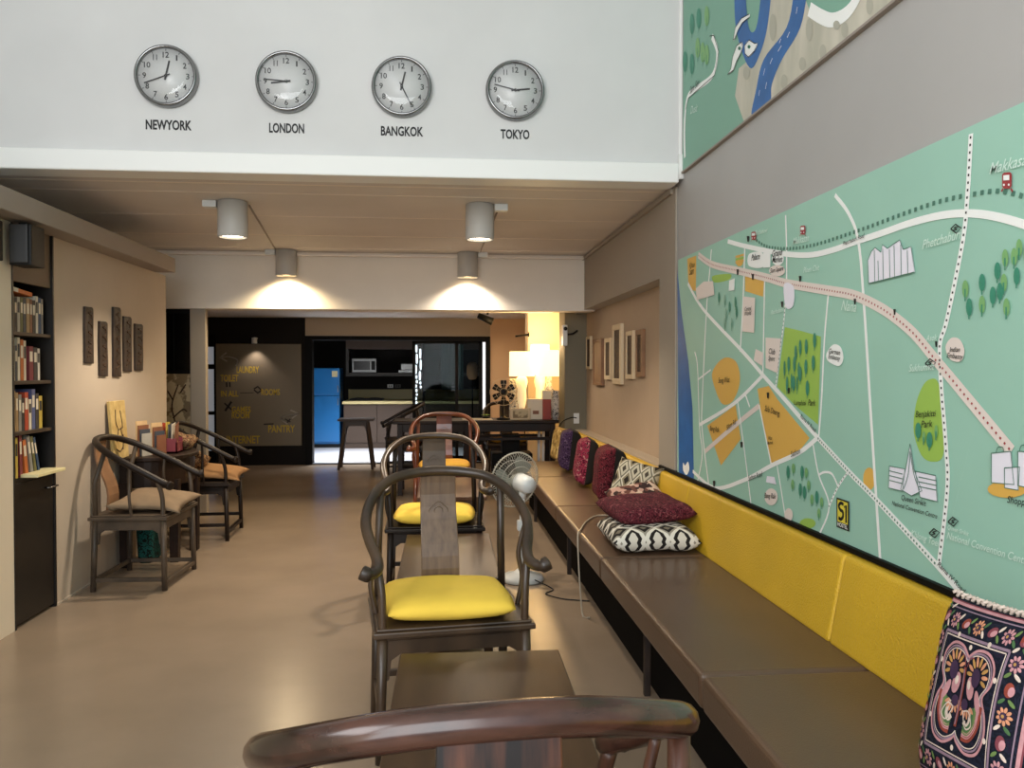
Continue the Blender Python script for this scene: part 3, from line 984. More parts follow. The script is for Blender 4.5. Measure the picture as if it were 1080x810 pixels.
B.outline(q5([(204, 158), (222, 155), (243, 225), (225, 330), (150, 395), (110, 430), (98, 480)]), 'ink', 4, 0.004, closed=False)
for (x, y) in ((125, 105), (155, 80), (190, 70), (95, 270), (125, 280), (172, 230), (190, 240), (150, 210)):
    B.tree(700 + x / 4.154, y / 4.154, 2.4, 11, 'map_tree' if x % 2 else 'map_tree_pale', 3)
for (x, y, h) in ((640, 130, 50), (700, 230, 36), (795, 130, 34), (905, 25, 40), (530, 360, 34), (610, 280, 30), (480, 120, 60), (365, 320, 30), (760, 110, 20)):
    B.ell(700 + x / 4.154, y / 4.154, 3.6, h / 4.154, 'pier_wash', 3) if 'pier_wash' in M else None
for q in ([(345, 185), (350, 205), (338, 240), (322, 270), (308, 308), (284, 326), (298, 300), (306, 250), (324, 200)], [(358, 200), (378, 175), (402, 190), (415, 190), (400, 225), (375, 250), (360, 235)],
          [(308, 175), (318, 120), (345, 80), (378, 62), (376, 78), (348, 100), (328, 135), (315, 170)]):
    clipz(B, q5(q), 'map_white', 4)
    B.outline(q5(q), 'ink', 6, 0.004)
for (x, y) in ((336, 212), (378, 205)):
    B.ell(700 + x / 4.154, y / 4.154, 1.6, 2.0, 'map_tree', 6, 10)
    B.ell(700 + x / 4.154, y / 4.154, 0.7, 0.9, 'ink', 7, 8)
for (a, b) in (((440, 330), (448, 300)), ((470, 280), (480, 255)), ((505, 225), (520, 200)), ((545, 165), (556, 140)), ((420, 420), (424, 395)), ((585, 60), (590, 30)), ((450, 390), (455, 360)), ((510, 190), (518, 170))):
    B.road(q5([a, b]), 0.004, 'map_lavender', 5, smooth=False)
for (s, a, b) in (('Sam Sen', (117, 412), (158, 372)), ):
    B.text(s, q5([a])[0], q5([b])[0], 'ink', 5, 0.3, 1.1)
B.text('Dusit', q5([(120, 500)])[0], q5([(150, 488)])[0], 'map_script', 5, 0.3, 1.1)
upper = thing('wall_map', (XR, 2.6, 2.555), 'upper green map panel with blue river, high on the right wall beside the clocks', 'wall map')
B.mb.build('map_board', B.mats, upper, world=True)
MB().mm((XR - 0.022, Yu0, 2.546), (XR, Yu1, 2.556)).build('edge_strip', 'duct_paint', upper, world=True)

# ================================================================== LONG BENCH
bench = thing('bench', (1.1, 4.0, 0), 'long brown leather wall bench with yellow padded back under the map', 'bench')
sy = [-0.60, 0.90, 2.40, 3.95, 5.48, 7.0, 8.22]
for a, b in zip(sy[:-1], sy[1:]):
    prof = [(0.805, 0.335), (0.802, 0.452), (1.40, 0.452), (1.40, 0.335)]
    MB().prism(prof, lambda x, z, y=a + 0.003: (x, y, z), lambda x, z, y=b - 0.003: (x, y, z)).build('seat_pad', 'leather', bench, world=True, bevel=0.022, seg=4)
yy = [-0.80, 0.93, 2.65, 4.37, 6.09, 7.81, 8.30]
for a, b in zip(yy[:-1], yy[1:]):
    prof = [(1.335, 0.447), (1.392, 0.752), (1.449, 0.752), (1.449, 0.447)]
    MB().prism(prof, lambda x, z, y=a + 0.0015: (x, y, z), lambda x, z, y=b - 0.0015: (x, y, z)).build('back_pad', 'yellow_vinyl', bench, world=True, bevel=0.014, seg=3)
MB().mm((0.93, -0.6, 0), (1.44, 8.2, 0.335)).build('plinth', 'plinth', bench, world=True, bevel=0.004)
for y in (1.2, 3.35, 5.4, 7.3):
    MB().mm((0.872, y - 0.012, 0), (0.90, y + 0.012, 0.334)).build('leg', 'dark_plank', bench, world=True, bevel=0.003)


# ================================================================== HORSESHOE CHAIRS
def horseshoe_chair(loc, rz, label, wood='chair_wood', splat='chair_splat', rail_mat=None, rail=None, Wd=0.56, D=0.46, zs=0.48, rr=0.022, group=None, low=False, splat_w=0.145):
    t = thing('horseshoe_chair', loc, label, 'chair', group, rz)
    hw, hd = Wd / 2, D / 2
    # moulded seat frame with a sunk panel
    MB().mm((-hw - 0.012, -hd - 0.012, zs - 0.034), (hw + 0.012, hd + 0.012, zs - 0.012)).mm((-hw, -hd, zs - 0.012), (hw, hd, zs - 0.002)).mm(
        (-hw + 0.01, -hd + 0.01, zs - 0.048), (hw - 0.01, hd - 0.01, zs - 0.034)).build('seat', wood, t, bevel=0.006)
    half = rail or [(0, 0.275, 0.968), (0.11, 0.262, 0.962), (0.205, 0.215, 0.942), (0.275, 0.125, 0.892), (0.308, 0.005, 0.825), (0.298, -0.09, 0.766),
                    (0.276, -0.165, 0.716), (0.276, -0.225, 0.690), (0.305, -0.262, 0.682), (0.335, -0.262, 0.694)]
    path = [(-x, y, z) for x, y, z in half[:0:-1]] + half
    cr = cat(path, 6)
    n = len(cr)
    rad = [rr * (0.92 + 0.30 * (1 if i < 6 or i > n - 7 else 0)) * (0.75 if i in (0, n - 1) else 1) for i in range(n)]
    rl = MB().tube(cr, rad, 12).build('crest_rail', rail_mat or wood, t)
    pos = [c for c in cr if c[0] >= 0]

    def on_rail(x, y):
        c = min(pos, key=lambda q: (q[0] - abs(x)) ** 2 + (q[1] - y) ** 2)
        return (math.copysign(c[0], x), c[1], c[2] - rr * 0.6)
    # splat: thin plank with a gentle S bend
    sp = []
    z1 = half[0][2]
    for k in range(11):
        f = k / 10
        sp.append((hd - 0.02 + 0.02 * f + 0.022 * math.sin(f * PI * 2) * -1 + (half[0][1] - hd) * f, zs - 0.002 + (z1 - zs) * f))
    vs, fs = [], []
    for (y, z), k in zip(sp, range(11)):
        w = splat_w / 2 * (1.0 + 0.10 * (1 - k / 10))
        vs += [(-w, y, z), (w, y, z), (w, y + 0.014, z), (-w, y + 0.014, z)]
    for k in range(10):
        o = 4 * k
        fs += [(o, o + 1, o + 5, o + 4), (o + 1, o + 2, o + 6, o + 5), (o + 2, o + 3, o + 7, o + 6), (o + 3, o, o + 4, o + 7)]
    fs += [(3, 2, 1, 0), (40, 41, 42, 43)]
    spo = MB()._add(vs, fs).build('back_splat', splat, t, bevel=0.003)
    # carved medallion on the front of the splat
    f = 0.66
    ym = hd - 0.02 + 0.02 * f + 0.022 * math.sin(f * PI * 2) * -1 + (half[0][1] - hd) * f - 0.001
    zm = zs + (z1 - zs) * f
    md = MB()
    md.tube([(0.036 * math.cos(a) * (1 + 0.1 * math.cos(4 * a)), ym, zm + 0.036 * math.sin(a) * (1 + 0.1 * math.cos(4 * a))) for a in [2 * PI * k / 24 for k in range(25)]], 0.0016, 6, caps=False)
    md.tube([(0.018 * math.cos(a), ym, zm + 0.018 * math.sin(a)) for a in [2 * PI * k / 12 for k in range(13)]], 0.0016, 6, caps=False)
    md.build('carved_medallion', splat, spo)
    fx, fy = hw - 0.022, -hd + 0.022
    bx, by = hw - 0.024, hd - 0.022
    for s in (-1, 1):
        # front leg runs up through the seat and carries the arm
        e = on_rail(s * fx, fy + 0.03)
        MB().tube([(s * (fx + 0.012), fy - 0.012, 0), (s * fx, fy, zs - 0.03)], [0.017, 0.020], 10).build('leg', wood, t)
        MB().tube(cat([(s * fx, fy, zs - 0.03), (s * (fx + 0.002), fy + 0.004, zs + 0.11), e], 5), 0.0145, 10).build('arm_post', wood, t)
        MB().tube([(s * (bx + 0.012), by + 0.012, 0), (s * bx, by, zs - 0.03)], [0.017, 0.020], 10).build('leg', wood, t)
        e = on_rail(s * (bx + 0.0), by - 0.03)
        MB().tube([(s * bx, by, zs - 0.03), (s * (bx - 0.004), by + 0.004, zs + 0.2), e], 0.0155, 10).build('back_post', wood, t)
        e = on_rail(s * 0.30, -0.01)
        MB().tube(cat([(s * (hw - 0.012), -0.02, zs - 0.02), (s * (hw + 0.012), -0.015, zs + 0.10), (s * (hw - 0.002), -0.012, zs + 0.2), e], 5), 0.010, 8).build('side_strut', wood, t)
        # shaped aprons with corner brackets, front/back and sides
    def apron(p0, p1):
        a, b = Vector(p0), Vector(p1)
        d = (b - a)
        L = d.length
        d.normalize()
        nn = Vector((-d.y, d.x, 0)) * 0.007
        H = 0.052
        out = [(0, 0), (L, 0), (L, -0.15), (L - 0.022, -0.14), (L - 0.03, -H - 0.02), (L - 0.06, -H), (0.06, -H), (0.03, -H - 0.02), (0.022, -0.14), (0, -0.15)]
        MB().prism(out, lambda x, z: a + d * x + Vector((0, 0, z)) - nn, lambda x, z: a + d * x + Vector((0, 0, z)) + nn).build('apron', wood, t)
    za = zs - 0.046
    apron((-fx, fy, za), (fx, fy, za))
    apron((-bx, by, za), (bx, by, za))
    apron((fx, fy, za), (bx, by, za))
    apron((-fx, fy, za), (-bx, by, za))
    z0 = 0.07 if not low else 0.05
    zz = (z0, z0 + 0.06, z0 + 0.06, z0 + 0.09) if not low else (z0, z0 + 0.02, z0 + 0.02, z0 + 0.02)
    for (a, b, z, w) in (((-fx, fy), (fx, fy), zz[0], 0.03), ((fx, fy), (bx, by), zz[1], 0.02), ((-fx, fy), (-bx, by), zz[2], 0.02), ((-bx, by), (bx, by), zz[3], 0.02)):
        MB().bar((a[0] * 1.02, a[1] * 1.03, z), (b[0] * 1.02, b[1] * 1.03, z), w, 0.026).build('stretcher', wood, t, bevel=0.003)
    return t


def seat_cushion(loc, rz, label, cloth, w, d, th, group=None, tilt=(0, 0), name='seat_cushion', puff=None, pinch=0.0, p=5, rnd_=0.13):
    t = MB().pillow(w, d, th, 20, p=p, pinch=pinch, noise=0.05, rnd_=rnd_, squash=(lambda x, y, z: (x, y, z + th / 2) if puff is None else puff(x, y, z + th / 2))).build(name, cloth, merge=True)
    t.location = loc
    t.rotation_euler = (tilt[0], tilt[1], rz)
    return tag(t, label, 'cushion', group)


near_rail_path = [(0, 0.275, 0.970), (0.10, 0.270, 0.966), (0.19, 0.242, 0.946), (0.262, 0.188, 0.915), (0.296, 0.10, 0.874), (0.304, 0.0, 0.825), (0.298, -0.08, 0.775),
                  (0.278, -0.15, 0.735), (0.280, -0.21, 0.70), (0.306, -0.25, 0.69), (0.335, -0.25, 0.70)]
horseshoe_chair((0.049, 1.228, -0.0), R(180 + 4.5), 'nearest dark horseshoe chair, seen from behind with only its thick reddish glossy rail in view', 'near_splat', 'near_splat', 'near_rail', near_rail_path, rr=0.0265, splat_w=0.15)
horseshoe_chair((0.034, 3.10, 0), R(7.0), 'brown horseshoe chair facing the camera in the middle, closest one with a full yellow cushion', 'chair_wood', 'chair_splat', group=None)
seat_cushion((0.030, 3.085, 0.479), R(6), 'bright yellow cushion on the closest camera-facing horseshoe chair', 'yellow_cloth', 0.49, 0.46, 0.085, 'yellow seat cushions on the middle chairs')
horseshoe_chair((-0.022, 4.925, 0), R(1.0), 'dark horseshoe chair with carved grey splat, second of the three camera-facing chairs in the row', 'chair_dark', 'chair_old', 'chair_wood')
seat_cushion((-0.02, 4.91, 0.478), R(-2), 'yellow cushion on the second camera-facing horseshoe chair, partly behind a splat', 'yellow_cloth', 0.49, 0.45, 0.085, 'yellow seat cushions on the middle chairs')
horseshoe_chair((0.058, 7.50, 0), R(0), 'reddish brown horseshoe chair, farthest of the three camera-facing chairs in the row', 'chair_red', 'chair_red')
seat_cushion((0.058, 7.49, 0.478), 0, 'golden yellow cushion on the reddish horseshoe chair', 'far_yellow', 0.48, 0.42, 0.075, 'yellow seat cushions on the middle chairs')

old_rail = [(0, 0.265, 0.945), (0.11, 0.255, 0.938), (0.20, 0.205, 0.912), (0.262, 0.11, 0.862), (0.288, -0.01, 0.800), (0.290, -0.12, 0.742), (0.286, -0.21, 0.692), (0.292, -0.26, 0.668), (0.305, -0.285, 0.664)]
horseshoe_chair((-1.925, 5.51, 0), R(88), 'worn grey-brown horseshoe chair against the left wall beside the book cabinet', 'chair_old', 'wood_frame', 'chair_dark', [(x, y + 0.012, z) for x, y, z in old_rail], Wd=0.57, D=0.46, rr=0.023, low=True)


def slump(x, y, z):
    return (x + 0.02 * y, y - max(0, -y - 0.12) * 0.15, z + 0.018 * math.sin(7 * x) * (1 if z > 0.03 else 0) - max(0, -y - 0.16) * 0.12 + (0.02 * math.sin(5 * y) if z > 0.04 else 0))


seat_cushion((-1.86, 5.50, 0.479), R(88), 'crumpled beige cushion with pointed corner on the worn chair by the left wall', 'beige_cloth', 0.50, 0.46, 0.10, 'loose cloth cushions on the left chairs', puff=slump, pinch=0.16, p=3, rnd_=0.0)
horseshoe_chair((-1.915, 6.97, 0), R(92), 'dark horseshoe chair beyond the small table of brochures, near the column', 'chair_dark', 'chair_dark', 'chair_dark', old_rail, Wd=0.57, D=0.42, rr=0.020)
seat_cushion((-1.86, 6.96, 0.479), R(92), 'tan cushion with pointed corner on the dark chair beyond the brochure table', 'tan_cloth', 0.48, 0.46, 0.10, 'loose cloth cushions on the left chairs', puff=slump, pinch=0.16, p=3, rnd_=0.0)
# background chairs
horseshoe_chair((-0.46, 10.85, 0), R(-84), 'black horseshoe chair turned sideways in front of the kitchen doorway', 'chair_dark', 'chair_dark', 'chair_dark', old_rail)
horseshoe_chair((0.88, 10.15, 0), R(2), 'dark chair behind the long lamp table, yellow cushion glimpsed under the table', 'chair_dark', 'chair_dark', 'chair_dark')
seat_cushion((0.88, 10.14, 0.478), 0, 'golden cushion on the chair behind the long lamp table', 'far_yellow', 0.48, 0.42, 0.075)


# ================================================================== COFFEE TABLES
def coffee_table(loc, rz, w, l, h, label, wood):
    t = thing('coffee_table', loc, label, 'table', 'low tables along the bench', rz)
    MB().mm((-w / 2, -l / 2, h - 0.028), (w / 2, l / 2, h)).build('tabletop', wood, t, bevel=0.005)
    for s in (-1, 1):
        MB().mm((s * (w / 2 - 0.05) - 0.01, -l / 2 + 0.05, h - 0.10), (s * (w / 2 - 0.05) + 0.01, l / 2 - 0.05, h - 0.028)).build('apron', wood, t)
        MB().mm((-w / 2 + 0.05, s * (l / 2 - 0.05) - 0.01, h - 0.10), (w / 2 - 0.05, s * (l / 2 - 0.05) + 0.01, h - 0.028)).build('apron', wood, t)
        for q in (-1, 1):
            MB().box((s * (w / 2 - 0.055), q * (l / 2 - 0.055), (h - 0.028) / 2), (0.048, 0.048, h - 0.028), taper=0.8).build('leg', wood, t, bevel=0.003)
    MB().mm((-w / 2 + 0.06, -l / 2 + 0.06, 0.13), (w / 2 - 0.06, l / 2 - 0.06, 0.15)).build('lower_shelf', wood, t, bevel=0.003)
    return t


coffee_table((0.128, 2.115, 0), R(-1.0), 0.53, 1.12, 0.45, 'glossy dark brown low table in front of the nearest chair, window glare on its top', 'table_wood')
coffee_table((0.052, 4.12, 0), R(-0.5), 0.47, 1.0, 0.45, 'dark low table between the first and second camera-facing chairs', 'table_wood')
coffee_table((0.10, 6.50, 0), 0, 0.52, 1.1, 0.45, 'reddish low table far back, in front of the reddish chair', 'table_far')

# ================================================================== STANDING FAN
t = thing('standing_fan', (0.552, 5.27, 0), 'white pedestal fan standing behind the chair beside the bench', 'fan')
MB().lathe([(0.0, 0), (0.135, 0), (0.145, 0.012), (0.13, 0.035), (0.06, 0.055), (0.035, 0.075), (0.0, 0.075)][::1], seg=28).build('base', 'white_plastic', t)
MB().lathe([(0.028, 0.06), (0.024, 0.30), (0.020, 0.31), (0.016, 0.60), (0.0, 0.60)], seg=16).build('pole', 'white_plastic', t)
MB().mm((-0.035, -0.03, 0.33), (0.035, 0.03, 0.40)).build('switch_box', 'white_plastic', t, bevel=0.01)
ax = Vector((-0.47, 0.87, 0.12)).normalized()
rot = ax.to_track_quat('Z', 'Y').to_matrix()
hc = Vector((0.0, 0.0, 0.645))
MB().lathe([(0.0, -0.10), (0.045, -0.095), (0.058, -0.06), (0.060, 0.02), (0.052, 0.055), (0.0, 0.058)], hc, 24, rot=rot).build('motor_housing', 'white_plastic', t)
MB().tube([hc + Vector((0, 0, -0.10)), hc + Vector((0, 0, -0.03))], 0.024, 12).build('neck', 'white_plastic', t)
gc = hc + ax * 0.09
gr = MB()
GR = 0.185
for k in range(56):
    a = 2 * PI * k / 56
    d = rot @ Vector((math.cos(a), math.sin(a), 0))
    gr.tube([gc + d * 0.05 - ax * 0.055, gc + d * 0.12 - ax * 0.055, gc + d * GR * 0.96 - ax * 0.03, gc + d * GR], 0.0010, 4)
    gr.tube([gc + d * 0.02 + ax * 0.055, gc + d * 0.12 + ax * 0.05, gc + d * GR * 0.96 + ax * 0.03, gc + d * GR], 0.0010, 4)
for rr_, off, th in ((GR, 0, 0.005), (0.14, -0.048, 0.0022), (0.10, -0.055, 0.0022), (0.06, -0.056, 0.0022), (0.12, 0.05, 0.002)):
    gr.tube([gc + ax * off + rot @ Vector((rr_ * math.cos(a), rr_ * math.sin(a), 0)) for a in [2 * PI * k / 48 for k in range(49)]], th, 6, caps=False)
gr.build('grille', 'wire', t)
bl = MB()
for k in range(3):
    b0 = 2 * PI * k / 3
    vs = []
    for i in range(7):
        f = i / 6
        r_ = 0.03 + 0.135 * f
        hwid = 0.25 + 0.42 * math.sin(f * PI * 0.85)
        for s in (-1, 1):
            a = b0 + s * hwid
            vs.append(gc + rot @ Vector((r_ * math.cos(a), r_ * math.sin(a), s * 0.012)))
    fs = [(2 * i, 2 * i + 1, 2 * i + 3, 2 * i + 2) for i in range(6)]
    n_ = len(vs)
    vs += [v + ax * 0.002 for v in vs]
    fs += [tuple(q + n_ for q in f[::-1]) for f in fs]
    bl._add(vs, fs, 0, True)
bl.lathe([(0.0, 0.02), (0.03, 0.018), (0.034, -0.02), (0.0, -0.02)][::-1], gc, 18, rot=rot)
bl.build('blades', 'fan_blade', t)
tag(MB().tube(cat([(0.62, 5.16, 0.03), (0.72, 5.02, 0.006), (0.66, 4.92, 0.006), (0.75, 4.80, 0.006), (0.90, 4.74, 0.006)], 8), 0.004, 6).build('fan_cord', 'black_plastic'),
    'thin dark cord curling on the floor from the pedestal fan to the bench', 'cord')
tag(MB().tube(cat([(1.10, 5.06, 0.459), (1.00, 5.05, 0.459), (0.90, 4.86, 0.459), (0.825, 4.62, 0.460), (0.793, 4.53, 0.445), (0.792, 4.50, 0.30), (0.80, 4.48, 0.12), (0.81, 4.46, 0.006), (0.84, 4.42, 0.006)], 8), 0.0045, 8).build('power_cord', 'cable'),
    'pale cord running from the cushions over the bench edge to the floor', 'cord')

# ================================================================== BENCH CUSHIONS
def stand_cushion(loc, n, lean, w, h, th, mats, label, name='throw_cushion', roll=0.0, p=7, pinch=0.05):
    """upright cushion: n = horizontal facing direction, lean = degrees backwards; origin under its lower edge"""
    n = Vector((n[0], n[1], 0)).normalized()
    side = Vector((0, 0, 1)).cross(n)
    up = (Vector((0, 0, 1)) * math.cos(R(lean)) - n * math.sin(R(lean)))
    nn = side.cross(up)
    rot_ = Matrix((side, up, nn)).transposed() @ Matrix.Rotation(R(roll), 3, 'Z')
    mb = MB()
    mb.pillow(w, h, th, 20, p=p, pinch=pinch, noise=0.04, squash=lambda x, y, z: (x, y + h / 2, z))
    half = len(mb.f) // 2
    for i in range(half, len(mb.f)):
        mb.mi[i] = 1
    o = mb.build(name, mats, merge=True)
    o.matrix_world = Matrix.Translation(loc) @ rot_.to_4x4()
    return tag(o, label, 'cushion', 'patterned cushions on the bench')


BK = 'black_cloth'
mk(BK, '14110f', 0.9)
stand_cushion((1.20, 8.02, 0.472), (-1, -0.10), 10, 0.34, 0.34, 0.14, ['gold_brocade', 'gold_brocade'], 'pale gold brocade cushion, farthest one at the far end of the bench')
stand_cushion((1.19, 7.36, 0.472), (-1, 0.10), 6, 0.34, 0.37, 0.19, ['purple_thread', BK], 'purple embroidered cushion with black back, second from the far end of the bench')
stand_cushion((1.165, 6.44, 0.472), (-1, 0.10), 8, 0.34, 0.37, 0.17, ['red_thread', BK], 'pinkish red embroidered cushion with black back, third from the far end of the bench')
stand_cushion((1.165, 5.55, 0.472), (-1, 0.06), 7, 0.37, 0.39, 0.19, ['maroon_thread', BK], 'dark maroon cushion with black back, standing behind the grey lozenge cushion')
stand_cushion((1.165, 4.98, 0.475), (-0.55, -0.83), 24, 0.30, 0.36, 0.13, ['lozenge_grey', 'lozenge_grey'], 'grey and beige lozenge cushion leaning on the yellow bench back', roll=-12)


def flat_cushion(loc, rz, w, d, th, mats, label, tilt=(0, 0)):
    mb = MB().pillow(w, d, th, 22, p=6.0, pinch=0.04, noise=0.06, rnd_=0.05, squash=lambda x, y, z: (x, y, z + th / 2))
    o = mb.build('throw_cushion', mats, merge=True)
    o.location = loc
    o.rotation_euler = (R(tilt[0]), R(tilt[1]), R(rz))
    return tag(o, label, 'cushion', 'patterned cushions on the bench')


flat_cushion((1.108, 4.22, 0.454), -1, 0.46, 0.54, 0.13, ['lozenge_white'], 'black and white lozenge cushion lying flat at the bottom of the cushion pile')
flat_cushion((1.125, 4.32, 0.584), 6, 0.44, 0.46, 0.10, ['plum_thread'], 'plum red cushion lying on the black and white lozenge cushion', tilt=(3, -3))
flat_cushion((1.20, 4.73, 0.545), 14, 0.34, 0.32, 0.12, ['pink_weave'], 'pinkish woven cushion at the back of the cushion pile', tilt=(26, -6))

# big embroidered cushion at the near end
emb_n, emb_lean = Vector((-1.0, -0.06, 0)).normalized(), 15
side = Vector((0, 0, 1)).cross(emb_n)
up = (Vector((0, 0, 1)) * math.cos(R(emb_lean)) - emb_n * math.sin(R(emb_lean)))
EW, EH, ET = 0.30, 0.42, 0.13
eo = stand_cushion((1.125, 1.605, 0.468), (emb_n.x, emb_n.y), emb_lean, EW, EH, ET, ['navy_cloth', 'navy_cloth'],
                   'large embroidered cushion with butterfly panel and pink borders, nearest on the bench', roll=4, p=4.0, pinch=0.03)


def esurf(a, b, d=0.0015):
    """point on the cushion's front: a,b in -1..1"""
    a = max(-0.995, min(0.995, a))
    b = max(-0.995, min(0.995, b))
    p, pinch, noise = 4.0, 0.03, 0.04
    rnd = random.Random(int(EW * 1000 + EH * 77))
    ph = [rnd.uniform(0, 6) for _ in range(4)]
    th = (max(0, 1 - abs(a) ** p) ** 0.55) * (max(0, 1 - abs(b) ** p) ** 0.55)
    x = EW / 2 * a * (1 - pinch * (1 - b * b))
    y = EH / 2 * b * (1 - pinch * (1 - a * a))
    z = ET / 2 * th * (1 + noise * math.sin(a * 5 + ph[0]) * math.cos(b * 4 + ph[1])) + noise * ET * 0.5 * math.sin(a * 3 + ph[2]) * math.sin(b * 3.5 + ph[3])
    return (x, y + EH / 2, z + d)


THREADS = {'pink': 'c08a8e', 'rose': '7c3a44', 'peach': 'cf8f6c', 'green': '667f45', 'leaf': '45683f', 'rust': '8a3a2a', 'plum': '3a2240', 'cream': 'd8c6b8', 'lilac': '8c7484', 'gold': 'b5894a', 'navy': '141722'}
EM = []
for k, h in THREADS.items():
    mk('thread_' + k, h, 0.85, var=0.12, scale=60)
    EM.append('thread_' + k)
TI = {k: i for i, k in enumerate(THREADS)}


class Stitch:
    def __init__(self):
        self.mb = MB()
        self.k = 0

    def d(self, lay):
        self.k += 1
        return 0.0010 + lay * 0.0010 + 0.000004 * (self.k % 100)

    def blob(self, a, b, ra, rb, c, lay=1, rot=0.0, n=14):
        d = self.d(lay)
        vs = [esurf(a, b, d + 0.001)]
        ca, sa = math.cos(rot), math.sin(rot)
        for k in range(n):
            t_ = 2 * PI * k / n
            x, y = ra * math.cos(t_), rb * math.sin(t_)
            vs.append(esurf(a + x * ca - y * sa, b + x * sa + y * ca, d))
        self.mb._add(vs, [(0, k + 1, (k + 1) % n + 1) for k in range(n)], TI[c], True)

    def line(self, pts, w, c, lay=1, smooth=True, closed=False):
        d = self.d(lay)
        if smooth:
            pts = cat(pts, 5, closed)
        if closed:
            pts = list(pts) + [pts[0]]
        else:
            den = []
            for p, q in zip(pts[:-1], pts[1:]):
                m = max(1, int(math.hypot(q[0] - p[0], q[1] - p[1]) / 0.1))
                den += [(p[0] + (q[0] - p[0]) * i / m, p[1] + (q[1] - p[1]) * i / m) for i in range(m)]
            pts = den + [pts[-1]]
        vs, n = [], len(pts)
        for i in range(n):
            p, q = pts[max(i - 1, 0)], pts[min(i + 1, n - 1)]
            dx, dy = q[0] - p[0], q[1] - p[1]
            l = math.hypot(dx, dy) or 1
            vs += [esurf(pts[i][0] - dy / l * w / 2, pts[i][1] + dx / l * w / 2, d), esurf(pts[i][0] + dy / l * w / 2, pts[i][1] - dx / l * w / 2, d)]
        self.mb._add(vs, [(2 * i, 2 * i + 1, 2 * i + 3, 2 * i + 2) for i in range(n - 1)], TI[c], True)

    def rect(self, a0, b0, a1, b1, w, c, lay=1):
        for p, q in (((a0, b0), (a1, b0)), ((a1, b0), (a1, b1)), ((a1, b1), (a0, b1)), ((a0, b1), (a0, b0))):
            self.line([p, q], w, c, lay, smooth=False)


st = Stitch()
for (r_, w, c) in ((0.93, 0.03, 'pink'), (0.62, 0.03, 'lilac'), (0.585, 0.014, 'cream'), (0.88, 0.014, 'lilac'), (0.95, 0.012, 'rose')):
    st.rect(-r_, -r_, r_, r_, w, c)
# border: flowers, leaves and buds between the frames
rnd = random.Random(3)
for s_ in range(4):
    for k in range(-3, 4):
        f = k / 3.6

        def bp(x, y):
            return ((x, y), (y, -x), (-x, -y), (-y, x))[s_]
        a, b = bp(f * 0.92, 0.75)
        if k % 2 == 0:
            for m_ in range(9):
                t_ = 2 * PI * m_ / 9
                st.blob(a + 0.062 * math.cos(t_), b + 0.062 * math.sin(t_), 0.03, 0.018, 'peach' if k % 4 == 0 else 'pink', 1, t_, 8)
            st.blob(a, b, 0.04, 0.04, 'plum', 3, 0, 10)
            st.blob(a, b, 0.018, 0.018, 'gold', 4, 0, 8)
        else:
            st.blob(a, b, 0.075, 0.055, 'rose' if k > 0 else 'rust', 1, 0.5 + s_)
            st.blob(a + 0.03, b - 0.01, 0.05, 0.035, 'pink', 2, 0.4 + s_)
        for q in (-1, 1):
            x, y = bp(f * 0.92 + 0.12, 0.75 + q * 0.055)
            st.blob(x, y, 0.05, 0.02, ('green', 'leaf', 'cream')[(k + q) % 3], 2, 0.9 * q + s_ * PI / 2, 8)
# centre panel: scalloped frame with a butterfly
fr = [(0, 0.40), (0.14, 0.49), (0.33, 0.49), (0.46, 0.38), (0.47, 0.22), (0.38, 0.08), (0.47, -0.08), (0.49, -0.26), (0.40, -0.43), (0.22, -0.48), (0.06, -0.42), (0, -0.36)]
for sc, w, c in ((1.07, 0.03, 'pink'), (1.0, 0.02, 'lilac'), (0.95, 0.012, 'cream')):
    st.line([(x * sc, y * sc) for x, y in fr], w, c)
    st.line([(-x * sc, y * sc) for x, y in fr], w, c)
for s in (-1, 1):
    for k in range(9):                                  # fan of upper-wing feathers
        t_ = R(-20 + 25 * k)
        st.blob(s * (0.23 + 0.15 * math.cos(t_)), 0.27 + 0.15 * math.sin(t_), 0.06, 0.022, 'peach' if k % 2 else 'gold', 1, t_ if s > 0 else PI - t_, 8)
    st.blob(s * 0.23, 0.25, 0.085, 0.10, 'plum', 3)
    st.blob(s * 0.15, 0.13, 0.075, 0.12, 'pink', 2, s * 0.3)
    st.blob(s * 0.13, 0.16, 0.035, 0.05, 'cream', 4, s * 0.3)
    st.blob(s * 0.33, 0.02, 0.05, 0.13, 'pink', 1, s * 0.5)
    for k in range(7):                                  # lower fan
        t_ = R(-150 + 22 * k)
        st.blob(s * (0.14 + 0.13 * math.cos(t_) * -1), -0.02 + 0.12 * math.sin(t_), 0.05, 0.02, 'peach', 2, -t_ if s > 0 else t_, 8)
    st.blob(s * 0.10, -0.05, 0.07, 0.06, 'plum', 3)
    for k, c in enumerate(('rust', 'pink', 'green', 'leaf', 'cream')):   # drooping lower wing, nested crescents
        w = 0.055
        off = 0.052 * k
        st.line([(s * (0.42 - off), 0.0 - off * 0.3), (s * (0.40 - off * 0.8), -0.2), (s * (0.28 - off * 0.5), -0.36 + off * 0.5), (s * 0.13, -0.38 + off * 0.8)], w, c, 1)
    st.line([(s * 0.02, 0.33), (s * 0.05, 0.42), (s * 0.12, 0.44)], 0.016, 'rose', 2)
    st.line([(s * 0.10, -0.12), (s * 0.22, -0.10), (s * 0.30, -0.22), (s * 0.20, -0.27), (s * 0.10, -0.12)], 0.016, 'cream', 4)
st.line([(0, 0.32), (0.01, 0.1), (0, -0.3)], 0.05, 'rust', 4)
st.line([(0, 0.30), (0.01, 0.1), (0, -0.28)], 0.018, 'lilac', 5)
